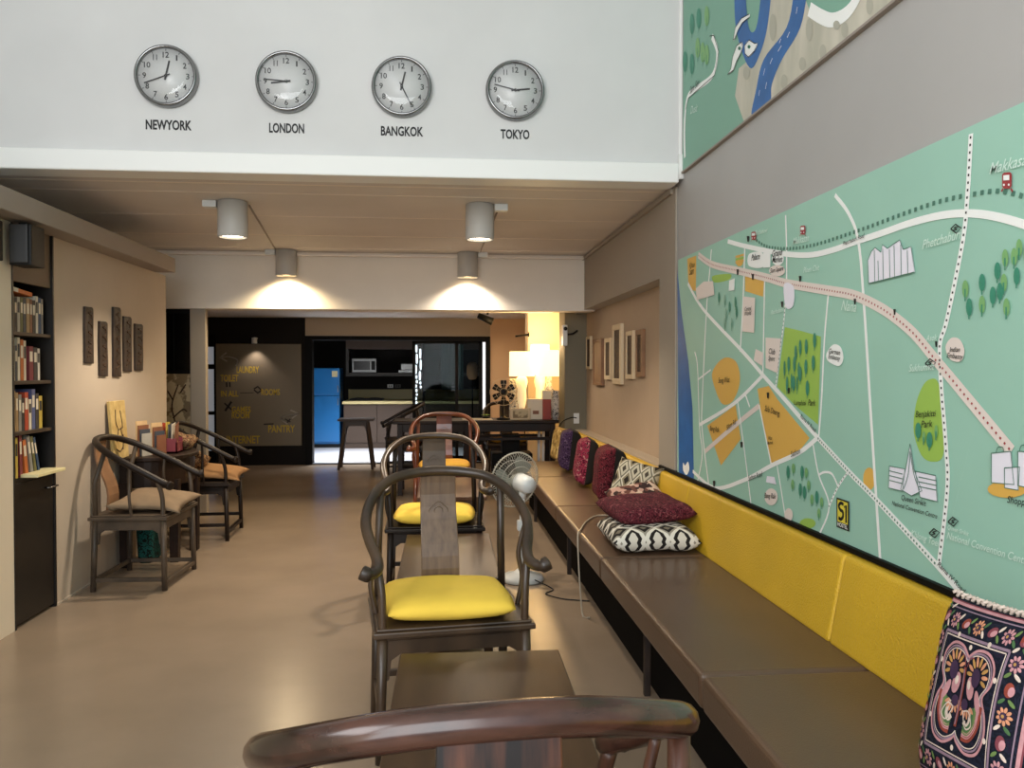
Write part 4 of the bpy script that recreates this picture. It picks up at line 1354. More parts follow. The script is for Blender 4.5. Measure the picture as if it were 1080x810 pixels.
for a, b in ((0.30, 0.62), (-0.30, 0.62), (0.55, 0.3), (-0.55, 0.3), (0.55, -0.3), (-0.55, -0.3), (0, -0.52), (0, 0.53)):
    st.blob(a, b, 0.03, 0.03, 'cream', 2, 0, 8)
emb = st.mb.build('embroidery', EM, eo)
# lace fringe along the top edge
fb = MB()
for row in range(2):
    pts = []
    for k in range(61):
        a = -0.98 + 1.96 * k / 60
        x, y, z = esurf(a, 0.985, 0.0)
        pts.append((x, y + 0.004 + 0.007 * math.sin(k * 1.9 + row * 1.5), 0.006 + 0.008 * math.cos(k * 1.9 + row)))
    fb.tube(pts, 0.004, 6)
fb.build('lace_trim', 'thread_cream', eo)

# ================================================================== BOOK CABINET IN THE LEFT WALL
bc = thing('book_cabinet', (-2.42, 4.72, 0), 'tall black book cabinet set into the left wall', 'cabinet')
XI = -2.60
sh = MB()
sh.mm((XI - 0.02, 4.49, 0), (XI, 4.95, 2.20)).mm((XI, 4.49, 0), (XL + 0.004, 4.505, 2.20)).mm((XI, 4.935, 0), (XL + 0.008, 4.95, 2.20)).mm((XI, 4.505, 2.185), (XL + 0.002, 4.935, 2.20))
sh.build('carcass', 'black_cabinet', bc, world=True)
for z in (1.595, 1.330, 1.055):
    MB().mm((XI, 4.505, z - 0.02), (XL - 0.004, 4.935, z)).build('shelf', 'shelf_brown', bc, world=True, bevel=0.002)
MB().mm((XI, 4.505, 0.78), (XL - 0.004, 4.935, 0.80)).build('shelf', 'black_cabinet', bc, world=True)
MB().mm((XL - 0.03, 4.505, 1.865), (XL - 0.006, 4.935, 2.185)).build('top_panel', 'board_brown', bc, world=True, bevel=0.002)
dr = MB().mm((XL - 0.02, 4.507, 0.02), (XL, 4.933, 0.778)).build('door', 'black_cabinet', bc, world=True, bevel=0.002)
MB().tube([(XL, 4.83, 0.715), (XL + 0.03, 4.83, 0.715), (XL + 0.03, 4.925, 0.715), (XL, 4.925, 0.715)], 0.005, 8).build('door_handle', 'chrome', dr)
for hx in ('8d8a84', 'b7b1a4', 'd6d0c2', 'c06a32', '4a4f57', '2f4a6c', '3a3634', 'a88a62', '7a2f38', 'e0d6c0', 'd9b98a', '55608c', 'b5482c', '6d6a3f', 'c9b04a', 'e8dca8', '8a5a40', '2a2a2e'):
    mk('cover_' + hx, hx, 0.55, var=0.06, scale=20)
NAMEC = {'8d8a84': 'grey', 'b7b1a4': 'pale grey', 'd6d0c2': 'off-white', 'c06a32': 'orange', '4a4f57': 'slate', '2f4a6c': 'navy blue', '3a3634': 'charcoal', 'a88a62': 'tan', '7a2f38': 'maroon',
         'e0d6c0': 'cream', 'd9b98a': 'sand', '55608c': 'blue', 'b5482c': 'rust red', '6d6a3f': 'olive', 'c9b04a': 'yellow', 'e8dca8': 'pale yellow', '8a5a40': 'brown', '2a2a2e': 'black'}
ORD = ['first', 'second', 'third', 'fourth', 'fifth', 'sixth', 'seventh', 'eighth', 'ninth', 'tenth', 'eleventh']


def book(y, z, th, h, col, label, group, lean=0.0, depth=0.16, front=-0.02):
    t = thing('book', (XL + front - depth / 2, y, z), label, 'book', group)
    t.rotation_euler = (R(lean), 0, 0)
    MB().mm((-depth / 2, -th / 2, 0), (depth / 2, -th / 2 + 0.0015, h)).mm((-depth / 2, th / 2 - 0.0015, 0), (depth / 2, th / 2, h)).mm(
        (depth / 2 - 0.002, -th / 2, 0), (depth / 2, th / 2, h)).build('cover', 'cover_' + col, t)
    MB().mm((-depth / 2 + 0.004, -th / 2 + 0.0016, 0.003), (depth / 2 - 0.003, th / 2 - 0.0016, h - 0.004)).build('pages', 'paper', t)
    MB().mm((depth / 2, -th * 0.32, h * 0.55), (depth / 2 + 0.0006, th * 0.32, h * 0.85)).build('spine_title', 'cover_' + ('2a2a2e' if col in ('e0d6c0', 'd6d0c2', 'e8dca8', 'd9b98a', 'c9b04a', 'b7b1a4') else 'e0d6c0'), t)
    return t


SH = [('top', 1.595, 4.53, [(0.028, .20, '8d8a84'), (0.03, .185, '3a3634'), (0.032, .19, 'b7b1a4'), (0.03, .19, '6d6a3f'), (0.034, .185, '4a4f57'), (0.04, .19, 'a88a62'), (0.028, .188, '8a5a40'), (0.036, .185, '3a3634'), (0.03, .21, 'd6d0c2'), (0.034, .205, '2f4a6c'), (0.024, .20, '8d8a84')]),
      ('second', 1.330, 4.525, [(0.034, .225, 'd6d0c2'), (0.026, .19, '4a4f57'), (0.03, .235, 'e0d6c0'), (0.036, .225, 'c06a32'), (0.028, .22, 'e0d6c0'), None, (0.05, .19, '7a2f38'), (0.045, .185, '3a3634'), (0.03, .18, 'd6d0c2')]),
      ('third', 1.055, 4.525, [(0.036, .22, 'd9b98a'), (0.03, .21, 'a88a62'), (0.034, .20, '8d8a84'), (0.03, .18, '3a3634'), (0.044, .21, 'b5482c'), (0.034, .17, 'e0d6c0'), (0.042, .225, '55608c'), (0.04, .20, '3a3634'), (0.04, .185, 'c9b04a')])]
for nm_, z, y, row in SH:
    i = 0
    for b_ in row:
        if b_ is None:
            y += 0.03
            continue
        th, h, c = b_
        book(y + th / 2, z + 0.001, th - 0.002, h, c, '%s book, %s from the left on the %s shelf of the black cabinet' % (NAMEC[c], ORD[i], nm_), 'books in the wall cabinet')
        y += th
        i += 1
# lowest shelf: upright pair, then leaning books and one lying across
for i, (y, th, h, c, ln) in enumerate(((4.535, .030, .225, '6d6a3f', 0), (4.566, .026, .22, 'c9b04a', 0), (4.615, .030, .23, '7a2f38', 2), (4.675, .036, .20, 'c06a32', 8), (4.735, .032, .22, '8d8a84', 12), (4.775, .028, .215, '6d6a3f', 13), (4.815, .022, .21, '2f4a6c', 16))):
    book(y, 0.803 + 0.52 * th * math.sin(R(ln)), th, h, c, '%s book, %s from the left on the lowest open shelf above the cabinet door' % (NAMEC[c], ORD[i]), 'books in the wall cabinet', ln)
t = thing('book', (-2.27, 4.76, 0.802), 'pale yellow booklet lying flat and sticking out of the lowest open shelf', 'book')
MB().mm((-0.06, -0.155, 0), (0.06, 0.175, 0.018)).build('cover', 'cover_e8dca8', t, bevel=0.003)
t.location.x = -2.235
t.location.z = 0.781 + 0.02
t = thing('book', (-2.34, 4.63, 1.805), 'orange and white book lying slanted on top of the top row of books', 'book', 'books in the wall cabinet')
t.rotation_euler = (R(-4), 0, 0)
MB().mm((-0.08, -0.115, 0), (0.08, 0.115, 0.024)).build('cover', 'cover_c06a32', t, bevel=0.003)
MB().mm((0.08, -0.115, 0.001), (0.081, -0.04, 0.023)).build('spine_title', 'cover_d6d0c2', t)

# loudspeakers on brackets under the duct
t = thing('speaker', (-2.165, 4.45, 1.935), 'dark grey loudspeaker mounted under the duct in front of the book cabinet', 'speaker')
MB().mm((-0.055, -0.03, 0), (0.055, 0.12, 0.215)).build('cabinet', 'black_plastic', t, bevel=0.006)
MB().mm((-0.048, -0.042, 0.012), (0.042, -0.03, 0.212)).build('grille', 'speaker_grey', t, bevel=0.006)
MB().mm((-0.04, 0.04, 0.215), (0.0, 0.10, 0.232)).mm((-0.08, 0.06, 0.10), (-0.055, 0.09, 0.13)).build('bracket', 'black_plastic', t)
t = thing('projector', (-2.17, 4.22, 1.935), 'black box device with loose cables at the left edge, under the duct', 'projector')
MB().mm((-0.072, -0.14, 0), (0.0, 0.05, 0.20)).build('housing', 'black_plastic', t, bevel=0.006)
MB().mm((-0.05, -0.05, 0.20), (0.0, 0.02, 0.232)).build('bracket', 'black_plastic', t)
MB().tube(cat([(0.0, -0.14, 0.10), (0.012, -0.15, 0.13), (0.014, -0.10, 0.16), (0.0, -0.03, 0.18)], 6), 0.003, 6).build('cable', 'wire', t)

# ================================================================== CARVED PLANKS ON THE LEFT WALL
def plank(y0, y1, z0, z1, label, rnd_):
    yc = (y0 + y1) / 2
    t = thing('carved_plank', (XL, yc, z0), label, 'wall carving', 'carved dark planks on the left wall')
    rr_ = random.Random(rnd_)
    w, h = (y1 - y0) / 2, z1 - z0
    out = [(-w * rr_.uniform(.92, 1), 0.004), (w * rr_.uniform(.85, 1), 0), (w * rr_.uniform(.95, 1.02), h * .3), (w * rr_.uniform(.9, 1), h * .55), (w * rr_.uniform(.95, 1.02), h * .97), (w * .7, h), (-w * .9, h * .995), (-w, h * .6), (-w * .96, h * .3)]
    MB().prism(out, lambda a, b: (0.016, a, b), lambda a, b: (0.0, a, b)).build('board', 'dark_plank', t, bevel=0.003)
    cv = MB()
    for k in range(5):
        z = h * (0.12 + 0.17 * k)
        cv.tube(cat([(0.016, -w * .55 * math.cos(k), z), (0.018, w * .4, z + h * .05), (0.018, -w * .3, z + h * .09), (0.016, w * .5, z + h * .13)], 5), 0.004, 6)
    cv.build('carving', 'carving', t)


for k, (y0, y1, z0, z1, s) in enumerate(((5.345, 5.475, 1.43, 1.795, 'first from the left'), (5.565, 5.700, 1.345, 1.715, 'second from the left'), (5.795, 5.930, 1.340, 1.828, 'tallest, in the middle'),
                                         (5.98, 6.130, 1.375, 1.775, 'fourth from the left'), (6.195, 6.36, 1.383, 1.734, 'fifth and farthest'))):
    plank(y0, y1, z0, z1, 'dark carved wooden plank on the left wall, %s of five' % s, k)

# ================================================================== BROCHURE TABLE BETWEEN THE TWO LEFT CHAIRS
tb = thing('side_table', (-2.05, 6.22, 0), 'dark wooden half round table between the two left chairs, holding brochures', 'table')
HW = 0.40
out = [(-2.235, 6.22 - HW)] + [(-2.05 + 0.24 * math.cos(a), 6.22 + HW * math.sin(a)) for a in [R(-90 + 12 * k) for k in range(16)]] + [(-2.235, 6.22 + HW)]
MB().prism(out, lambda a, b: (a, b, 0.775), lambda a, b: (a, b, 0.747)).build('tabletop', 'altar_wood', tb, world=True, bevel=0.006)
sm_ = [((a + 2.10) * 0.9 - 2.10, (b - 6.22) * 0.92 + 6.22) for a, b in out]
MB().prism(sm_, lambda a, b: (a, b, 0.747), lambda a, b: (a, b, 0.56)).build('apron', 'altar_wood', tb, world=True, bevel=0.004)
for (x, y) in ((-2.19, 5.87), (-2.19, 6.55), (-1.90, 6.02), (-1.875, 6.40)):
    MB().box((x, y, 0.30), (0.07, 0.07, 0.60), taper=0.85).build('leg', 'altar_wood', tb, world=True, bevel=0.004)
t = thing('canvas_board', (-2.195, 5.805, 0.776), 'yellow painted board with brown sketches leaning on the wall at the brochure table', 'painting')
lean = Matrix.Rotation(R(-4), 3, 'Y')
MB().box(lean @ Vector((0, 0, 0.20)), (0.020, 0.265, 0.40), lean).build('panel', 'canvas_yellow', t, bevel=0.003)
sk = MB()
for pts in ([(-.05, .34), (-.06, .25), (-.03, .2), (-.07, .12)], [(.03, .33), (.05, .22), (.02, .2), (.06, .1)], [(-.02, .2), (.05, .21)], [(-.03, .16), (.0, .12), (.05, .16), (.03, .06)], [(-.08, .07), (-.02, .05), (.04, .08)]):
    sk.tube([lean @ Vector((0.0115, a, b)) for a, b in cat(pts, 5)], 0.0035, 5)
sk.build('sketch_lines', 'carving', t)
for i, (y, x, h, c, lab) in enumerate(((5.965, -2.09, 0.25, 'cover_b7b1a4', 'stack of pale leaflets standing tall next to the yellow board'), (6.06, -2.02, 0.23, 'cover_8a5a40', 'brown leaflet holder standing in the middle of the brochure table'))):
    t = thing('leaflet_holder', (x, y, 0.776), lab, 'leaflet holder', 'brochures on the side table')
    for j in range(4):
        MB().box((0.012 * j - 0.02, 0.0, (h - 0.03 * j) / 2), (0.006, 0.11 - 0.004 * j, h - 0.03 * j), Matrix.Rotation(R(-20), 3, 'Z')).build('leaflet', ('cover_d9b98a', 'cover_8a5a40', 'cover_4a4f57', c)[j], t)
t = thing('leaflet_box', (-1.985, 6.19, 0.776), 'dark wire box full of loose colourful leaflets on the brochure table', 'leaflet box', 'brochures on the side table')
MB().mm((-0.07, -0.07, 0), (0.07, 0.07, 0.012)).mm((-0.07, -0.07, 0), (-0.062, 0.07, 0.16)).mm((0.062, -0.07, 0), (0.07, 0.07, 0.08)).mm((-0.07, -0.07, 0), (0.07, -0.062, 0.11)).mm((-0.07, 0.062, 0), (0.07, 0.07, 0.11)).build('tray', 'cover_7a2f38', t)
for j, c in enumerate(('cover_d9b98a', 'cover_b5482c', 'cover_c9b04a', 'cover_4a4f57', 'cover_e0d6c0', 'cover_8a5a40')):
    rj = Matrix.Rotation(R(-14 + 6 * j), 3, 'X') @ Matrix.Rotation(R(-8 + 3 * j), 3, 'Y')
    MB().box(Vector((-0.045 + 0.018 * j, -0.02 + 0.008 * (j % 3), 0.02)) + rj @ Vector((0, 0, 0.10)), (0.004, 0.085, 0.19 + 0.012 * (j % 3)), rj).build('leaflet', c, t)
t = tag(MB().pillow(0.30, 0.26, 0.15, 16, p=2.2, pinch=0.1, noise=0.25, squash=lambda x, y, z: (x, y, max(0.0, z + 0.055))).build('folded_scarf', 'scarf_print', merge=True),
        'patterned brown and cream scarf heaped at the far end of the brochure table', 'scarf')
t.location = (-2.02, 6.42, 0.776)
t = tag(MB().pillow(0.24, 0.22, 0.16, 16, p=2.2, pinch=0.12, noise=0.25, squash=lambda x, y, z: (x, y, max(0.0, z + 0.06))).build('cloth_bag', 'scarf_print', merge=True),
        'small patterned cloth bag lying on the tan cushion of the chair past the brochure table', 'bag')
t.location = (-2.02, 6.86, 0.585)
t = thing('shopping_bag', (-2.10, 6.08, 0), 'dark bag with teal leaf print standing on the floor under the brochure table', 'bag')
MB().box((0, 0, 0.16), (0.12, 0.24, 0.32), taper=0.85).build('bag_body', 'teal_bag', t, bevel=0.02)
MB().tube(cat([(0.05, -0.06, 0.31), (0.06, -0.05, 0.38), (0.06, 0.05, 0.38), (0.05, 0.06, 0.31)], 6), 0.005, 6).build('handle', 'black_plastic', t)

# framed print below the dark glazing
t = thing('print_panel', (-2.47, 7.97, 0.55), 'pale mottled botanical print panel below the dark glazing beside the column', 'picture')
MB().mm((-0.16, -0.02, 0), (0.13, 0.0, 0.80)).build('print', 'cream_prints', t)
bb = MB()
for pts in ([(-.08, .1), (-.03, .3), (-.06, .5), (.0, .7)], [(-.05, .38), (.04, .46), (.08, .44)], [(-.04, .2), (.05, .27)], [(-.05, .55), (-.10, .64)], [(0.02, .62), (.07, .70)]):
    bb.tube([(a, -0.0205, b) for a, b in cat(pts, 5)], 0.007, 5)
bb.build('branch_drawing', 'carving', t)

# ================================================================== DIRECTION BOARD ON THE BACK WALL
sb = thing('direction_board', (-2.59, 12.0, 0.28), 'large dark grey direction board with yellow words and pale arrows on the back wall', 'sign')
MB().mm((-3.19, 11.96, 0.285), (-1.985, 11.998, 1.765)).build('board', 'sign_board', sb, world=True, bevel=0.004)
ys_ = 11.9595


def sgn(x, y):                       # pixel of the close-up (220..320 x 350..470) -> point on the board
    q = on_y(220 + x / 6.75, 350 + y / 6.75, ys_)
    return (q.x, ys_, q.z)


ltr, arr, ico = MB(), MB(), MB()
for s, a, b, h in (('LAUNDRY', (200, 292), (358, 290), 45), ('TOILET', (84, 352), (212, 348), 45), ('IN ALL', (88, 460), (212, 458), 40), ('ROOMS', (375, 450), (508, 450), 42),
                   ('GAMES', (165, 575), (300, 570), 42), ('ROOM', (165, 615), (290, 612), 40), ('PANTRY', (425, 716), (615, 708), 50), ('INTERNET', (128, 794), (365, 788), 52)):
    p, q = sgn(*a), sgn(*b)
    put_text(ltr, s, p, q[0] - p[0], height=h / 6.75 / 71, bold=0.02)
ltr.build('yellow_words', 'sign_yellow', sb, world=True)


def stroke(mb, pts, w):
    pts = [Vector(sgn(*p)) for p in pts]
    for a, b in zip(pts[:-1], pts[1:]):
        d = (b - a).normalized()
        nn = Vector((-d.z, 0, d.x)) * w / 2
        e = d * w * 0.3
        mb._add([a - e - nn, b + e - nn, b + e + nn, a - e + nn], [(0, 1, 2, 3)])


stroke(arr, cat([(195, 240), (205, 200), (150, 178), (85, 182)], 5), 0.022)
stroke(arr, [(125, 150), (82, 182), (128, 208)], 0.022)
stroke(arr, cat([(560, 655), (515, 618), (560, 595), (635, 582)], 5), 0.022)
stroke(arr, [(585, 558), (638, 582), (596, 614)], 0.022)
arr.build('pale_arrows', 'sign_grey', sb, world=True)
for grp in ((((128, 362), (130, 390), .02), ((150, 362), (152, 390), .02)), (((115, 510), (165, 555), .02), ((160, 500), (120, 560), .03)), (((325, 405), (350, 390), .02), ((350, 390), (372, 412), .02), ((325, 415), (350, 435), .02), ((350, 435), (375, 418), .02)), (((225, 436), (320, 434), .008),), (((395, 658), (460, 655), .02),), (((545, 620), (580, 640), .02), ((580, 622), (560, 645), .02))):
    ico = MB()
    for a, b, w in grp:
        stroke(ico, [a, b], w)
    ico.build('icon', 'ink', sb, world=True)
t = thing('spotlight', (-2.62, 11.84, 1.80), 'small white spotlight above the direction board', 'spotlight')
MB().lathe([(0.0, 0.0), (0.036, 0.0), (0.040, -0.085), (0.034, -0.085), (0.030, -0.06), (0.0, -0.06)][::-1], (0, 0, 0.05), 20).build('housing', 'white_plastic', t)
MB().mm((-0.012, 0.0, 0.035), (0.012, 0.16, 0.055)).build('arm', 'white_plastic', t)
l = light('spotlight_lamp', 'SPOT', (0, 0, -0.045), 11, (1.0, 0.82, 0.72), (0, 0.045, -1), spot_size=R(100), spot_blend=0.7, shadow_soft_size=0.02)
l.parent = t
l.location = (0, 0, -0.045)

# ================================================================== KITCHEN
t = thing('refrigerator', (-1.985, 14.6, 0.0), 'glossy blue two door refrigerator in the kitchen', 'refrigerator')
MB().mm((-0.235, 0.03, 0.06), (0.235, 0.60, 1.425)).build('body', 'fridge_blue', t, bevel=0.015)
for z0, z1, n_ in ((0.34 + 0.60, 1.42, 'door'), (0.30, 0.93, 'door')):
    d_ = MB().mm((-0.235, 0.0, z0 if z0 > 0.5 else 0.10), (0.235, 0.045, z1)).build(n_, 'fridge_blue', t, bevel=0.012, seg=3)
    MB().tube([(0.205, -0.01, z1 - 0.05 if z0 < .5 else z0 + 0.05), (0.205, -0.012, z1 - 0.17 if z0 < .5 else z0 + 0.17)], 0.008, 8).build('handle', 'steel', d_)
MB().mm((0.10, -0.002, 1.26), (0.20, 0.0, 1.37)).build('energy_label', 'cover_e8dca8', t)
MB().mm((-0.22, 0.03, 0.0), (0.22, 0.58, 0.06)).build('base', 'black_plastic', t)

t = thing('wall_cabinet', (-0.7, 15.2, 1.27), 'brown kitchen wall cabinet with an open niche holding a microwave', 'cabinet')
MB().mm((-1.68, 14.98, 1.77), (0.9, 15.4, 2.02)).build('upper_doors', 'cabinet_brown', t, world=True, bevel=0.004)
MB().mm((-1.68, 14.98, 1.27), (0.9, 15.4, 1.335)).build('niche_shelf', 'cabinet_grey', t, world=True, bevel=0.004)
MB().mm((-1.68, 14.98, 1.335), (-1.63, 15.4, 1.77)).mm((0.85, 14.98, 1.335), (0.9, 15.4, 1.77)).build('side_panels', 'cabinet_grey', t, world=True)
t = thing('microwave', (-1.355, 15.1, 1.336), 'silver microwave oven in the open kitchen niche', 'microwave')
MB().mm((-0.225, -0.07, 0), (0.225, 0.25, 0.265)).build('case', 'steel', t, bevel=0.01)
MB().mm((-0.19, -0.076, 0.05), (0.11, -0.07, 0.215)).build('door_glass', 'black_gloss', t)
MB().mm((0.13, -0.075, 0.05), (0.20, -0.07, 0.215)).build('control_panel', 'black_plastic', t)
t = thing('food_boxes', (-0.585, 15.06, 1.336), 'lower white tray in the kitchen niche right of the microwave', 'tray')
MB().mm((-0.14, -0.08, 0), (0.14, 0.2, 0.05)).build('tray', 'white_plastic', t, bevel=0.008).name = 'tray_body'
t.name = 'tray'
t = thing('toaster', (-0.575, 15.06, 1.386), 'grey metal toaster standing on the white tray in the kitchen niche', 'toaster')
MB().mm((-0.12, -0.06, 0), (0.12, 0.14, 0.125)).build('case', 'steel', t, bevel=0.02, seg=3)
MB().mm((-0.09, 0.0, 0.123), (0.09, 0.025, 0.128)).mm((-0.09, 0.06, 0.123), (0.09, 0.085, 0.128)).build('slots', 'black_plastic', t)

t = thing('kitchen_counter', (-0.5, 14.7, 0), 'kitchen counter with pale worktop edge and brown base cabinets', 'counter')
MB().mm((-1.68, 14.38, 0.785), (1.3, 15.38, 0.835)).build('worktop', 'counter', t, world=True, bevel=0.005)
for k in range(5):
    x0 = -1.66 + 0.59 * k
    d_ = MB().mm((x0, 14.42, 0.10), (x0 + 0.575, 14.44, 0.775)).build('door', 'cabinet_brown', t, world=True, bevel=0.004)
MB().mm((-1.66, 14.44, 0.0), (1.29, 15.37, 0.785)).build('carcass', 'cabinet_brown', t, world=True)
struct('trim_13', MB().mm((-1.68, 15.385, 0.835), (1.3, 15.40, 1.02)), 'olive_tile')
t = thing('hob', (-1.30, 14.95, 0.836), 'dark flat cooking hob on the kitchen counter', 'hob')
MB().mm((-0.30, -0.22, 0), (0.30, 0.22, 0.03)).build('plate', 'black_plastic', t, bevel=0.006)
for q in (-0.14, 0.14):
    MB().tube([(q + 0.08 * math.cos(a), 0.08 * math.sin(a), 0.036) for a in [2 * PI * k / 20 for k in range(21)]], 0.008, 6, caps=False).build('burner', 'cabinet_grey', t)
for x, lab in ((-0.90, 'white wall socket over the kitchen counter, left of a pair'), (-0.76, 'dark wall socket over the kitchen counter, right of a pair')):
    t = thing('wall_socket', (x, 15.40, 1.05), lab, 'socket', 'sockets above the kitchen counter')
    MB().mm((-0.055, -0.012, 0), (0.055, 0, 0.065)).build('plate', 'white_plastic' if x < -0.8 else 'cabinet_grey', t, bevel=0.003)
    MB().mm((-0.03, -0.014, 0.02), (-0.01, -0.012, 0.045)).mm((0.01, -0.014, 0.02), (0.03, -0.012, 0.045)).build('holes', 'black_plastic', t)
# teal curtain behind the glass, rippled sheet
n = 40
vs = []
for i in range(n + 1):
    f = i / n
    x = 0.06 + 0.40 * f
    dy = 0.02 * math.sin(f * 34)
    vs += [(x, 14.90 + dy, 1.02), (x, 14.90 + dy, 1.86), (x, 14.905 + dy, 1.02), (x, 14.905 + dy, 1.86)]
fs = []
for i in range(n):
    o = 4 * i
    fs += [(o, o + 4, o + 5, o + 1), (o + 2, o + 3, o + 7, o + 6)]
t = thing('curtain', (0.26, 14.9, 1.87), 'pale teal curtain hanging in the kitchen behind the glass', 'curtain')
MB()._add(vs, fs, 0, True).build('cloth', 'curtain_teal', t, world=True)
MB().tube([(0.0, 14.9, 1.875), (0.52, 14.9, 1.875)], 0.010, 8).build('rod', 'black_frame', t, world=True)
t = thing('lamp_head', (0.56, 14.6, 0), 'round tan lamp shade seen through the kitchen glass by the right door post', 'lamp')
t.name = 'floor_lamp'
MB().lathe([(0.0, 0), (0.12, 0), (0.12, 0.02), (0.012, 0.03), (0.012, 1.25), (0.0, 1.25)], seg=16).build('stand', 'black_plastic', t)
MB().lathe([(0.06, 1.22), (0.10, 1.30), (0.10, 1.45), (0.06, 1.52), (0.0, 1.53)], seg=20).build('shade', 'tan_cloth', t)
t.location = (0.60, 14.15, 0)
# two bright highlights at the glass leaves, imitated by glowing beads behind them
for x, y, z0, z1, lab in ((-0.335, 12.6, 0.80, 1.79, 'left wavy bright highlight at the kitchen glass, built as glowing beads'), (-0.275, 12.6, 1.03, 1.73, 'right wavy bright highlight at the kitchen glass, shorter, built as glowing beads')):
    t = thing('highlight_strip', (x, y, z1), lab, 'highlight strip', 'glowing highlight strips behind the kitchen glass')
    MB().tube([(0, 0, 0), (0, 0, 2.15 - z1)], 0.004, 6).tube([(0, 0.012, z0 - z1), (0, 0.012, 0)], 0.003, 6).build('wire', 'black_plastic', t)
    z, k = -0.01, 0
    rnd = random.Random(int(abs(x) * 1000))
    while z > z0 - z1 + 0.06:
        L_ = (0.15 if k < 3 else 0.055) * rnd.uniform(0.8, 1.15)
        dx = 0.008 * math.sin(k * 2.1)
        MB().lathe([(0.0, z - L_), (0.012, z - L_ + 0.012), (0.017, z - L_ / 2), (0.014, z - 0.012), (0.0, z)], (dx, 0, 0), 10).build('bulb', 'highlight_glow', t)  # glowing bead standing in for part of the glass highlight
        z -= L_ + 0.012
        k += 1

# stool in front of the kitchen door
t = thing('stool', (-1.145, 11.5, 0), 'dark brown wooden stool with splayed legs before the kitchen doorway', 'stool')
MB().mm((-0.25, -0.17, 0.675), (0.25, 0.17, 0.705)).build('seat', 'shelf_brown', t, bevel=0.01, seg=3)
for sx in (-1, 1):
    for sy_ in (-1, 1):
        MB().bar((sx * 0.235, sy_ * 0.16, 0), (sx * 0.15, sy_ * 0.12, 0.675), 0.038, 0.03).build('leg', 'shelf_brown', t, bevel=0.003)
for s in (-1, 1):
    out = [(-0.17, 0), (0.17, 0), (0.19, -0.22), (0.165, -0.22), (0.12, -0.07), (-0.12, -0.07), (-0.165, -0.22), (-0.19, -0.22)]
    MB().prism(out, lambda a, b, y=s * 0.13: (a, y - 0.01, 0.675 + b), lambda a, b, y=s * 0.13: (a, y + 0.01, 0.675 + b)).build('apron', 'shelf_brown', t)

# ================================================================== LONG LAMP TABLE
at = thing('console_table', (0.43, 9.2, 0), 'long dark console table with lit lamps before the rear wall', 'table')
MB().mm((-0.50, 8.92, 0.79), (1.36, 9.50, 0.825)).build('tabletop', 'altar_wood', at, world=True, bevel=0.008)
for y in (8.97, 9.44):
    MB().mm((-0.44, y - 0.012, 0.70), (1.30, y + 0.012, 0.79)).build('apron', 'altar_wood', at, world=True)
MB().mm((-0.42, 8.97, 0.60), (1.28, 8.99, 0.635)).mm((-0.42, 9.42, 0.60), (1.28, 9.44, 0.635)).build('rail', 'altar_wood', at, world=True, bevel=0.003)
for x in (-0.42, 0.32, 1.28):
    for y in (8.98, 9.43):
        MB().box((x, y, 0.395), (0.06, 0.06, 0.79), taper=0.9).build('leg', 'altar_wood', at, world=True, bevel=0.004)
MB().mm((-0.45, 8.96, 0.28), (0.06, 9.44, 0.30)).mm((-0.45, 8.96, 0.48), (0.06, 9.44, 0.50)).build('shelf', 'altar_wood', at, world=True)
t = thing('storage_box', (0.83, 9.25, 0), 'black storage box on the floor under the console table', 'box')
MB().mm((-0.22, -0.16, 0.0), (0.24, 0.16, 0.44)).mm((-0.10, -0.14, 0.44), (0.10, 0.16, 0.63)).build('body', 'black_frame', t, bevel=0.01)
MB().mm((-0.105, -0.145, 0.63), (0.105, 0.165, 0.65)).build('lid', 'black_plastic', t, bevel=0.008)
for k, x in enumerate((1.15, 1.20)):
    tag(MB().tube([(x, 9.2, 0.005), (x + 0.01, 9.22, 0.74)], 0.017, 10).build('paper_roll', 'white_plastic'),
        'white paper roll standing under the console table, %s of two' % ('left' if k == 0 else 'right'), 'paper roll', 'paper rolls under the console table')


def table_lamp(x, y, r, z0, z1, label, body, patterned):
    t = thing('table_lamp', (x, y, 0.825), label, 'lamp', 'lit lamps on the console table')
    h0, h1 = z0 - 0.825, z1 - 0.825
    s_ = MB()
    s_.lathe([(r - 0.004, h0), (r, h0), (r * 0.97, h1), (r * 0.97 - 0.004, h1), (r - 0.004, h0)], seg=36)
    s_.build('lamp_shade', 'shade_glow', t)
    if patterned:
        pr = [(0.0, 0), (0.055, 0), (0.06, 0.02), (0.045, 0.06), (0.07, 0.16), (0.078, 0.24), (0.06, 0.33), (0.03, 0.38), (0.028, h0 + 0.01), (0.0, h0 + 0.01)]
    else:
        pr = [(0.0, 0), (0.06, 0), (0.065, 0.015), (0.025, 0.04), (0.035, 0.12), (0.055, 0.22), (0.05, 0.34), (0.07, 0.42), (0.06, h0 - 0.02), (0.02, h0 + 0.02), (0.0, h0 + 0.02)]
    MB().lathe(pr, seg=24).build('lamp_base', body, t)
    MB().tube([(-r * 0.95, 0, h1 - 0.01), (r * 0.95, 0, h1 - 0.01)], 0.003, 6).tube([(0, 0, h0), (0, 0, h1 - 0.01)], 0.006, 8).build('shade_holder', 'chrome', t)
    MB().lathe([(0.0, 0), (0.028, 0.02), (0.03, 0.05), (0.015, 0.09), (0.0, 0.10)], (0, 0, h0 + 0.05), 14).build('bulb', 'lens_warm', t)
    l = light('table_lamp_light', 'POINT', (0, 0, h1 + 0.02), 11, (1.0, 0.68, 0.34), shadow_soft_size=0.06)
    l.parent = t
    l = light('table_lamp_light', 'POINT', (0, 0, h0 - 0.03), 9, (1.0, 0.68, 0.34), shadow_soft_size=0.05)
    l.parent = t
    return t


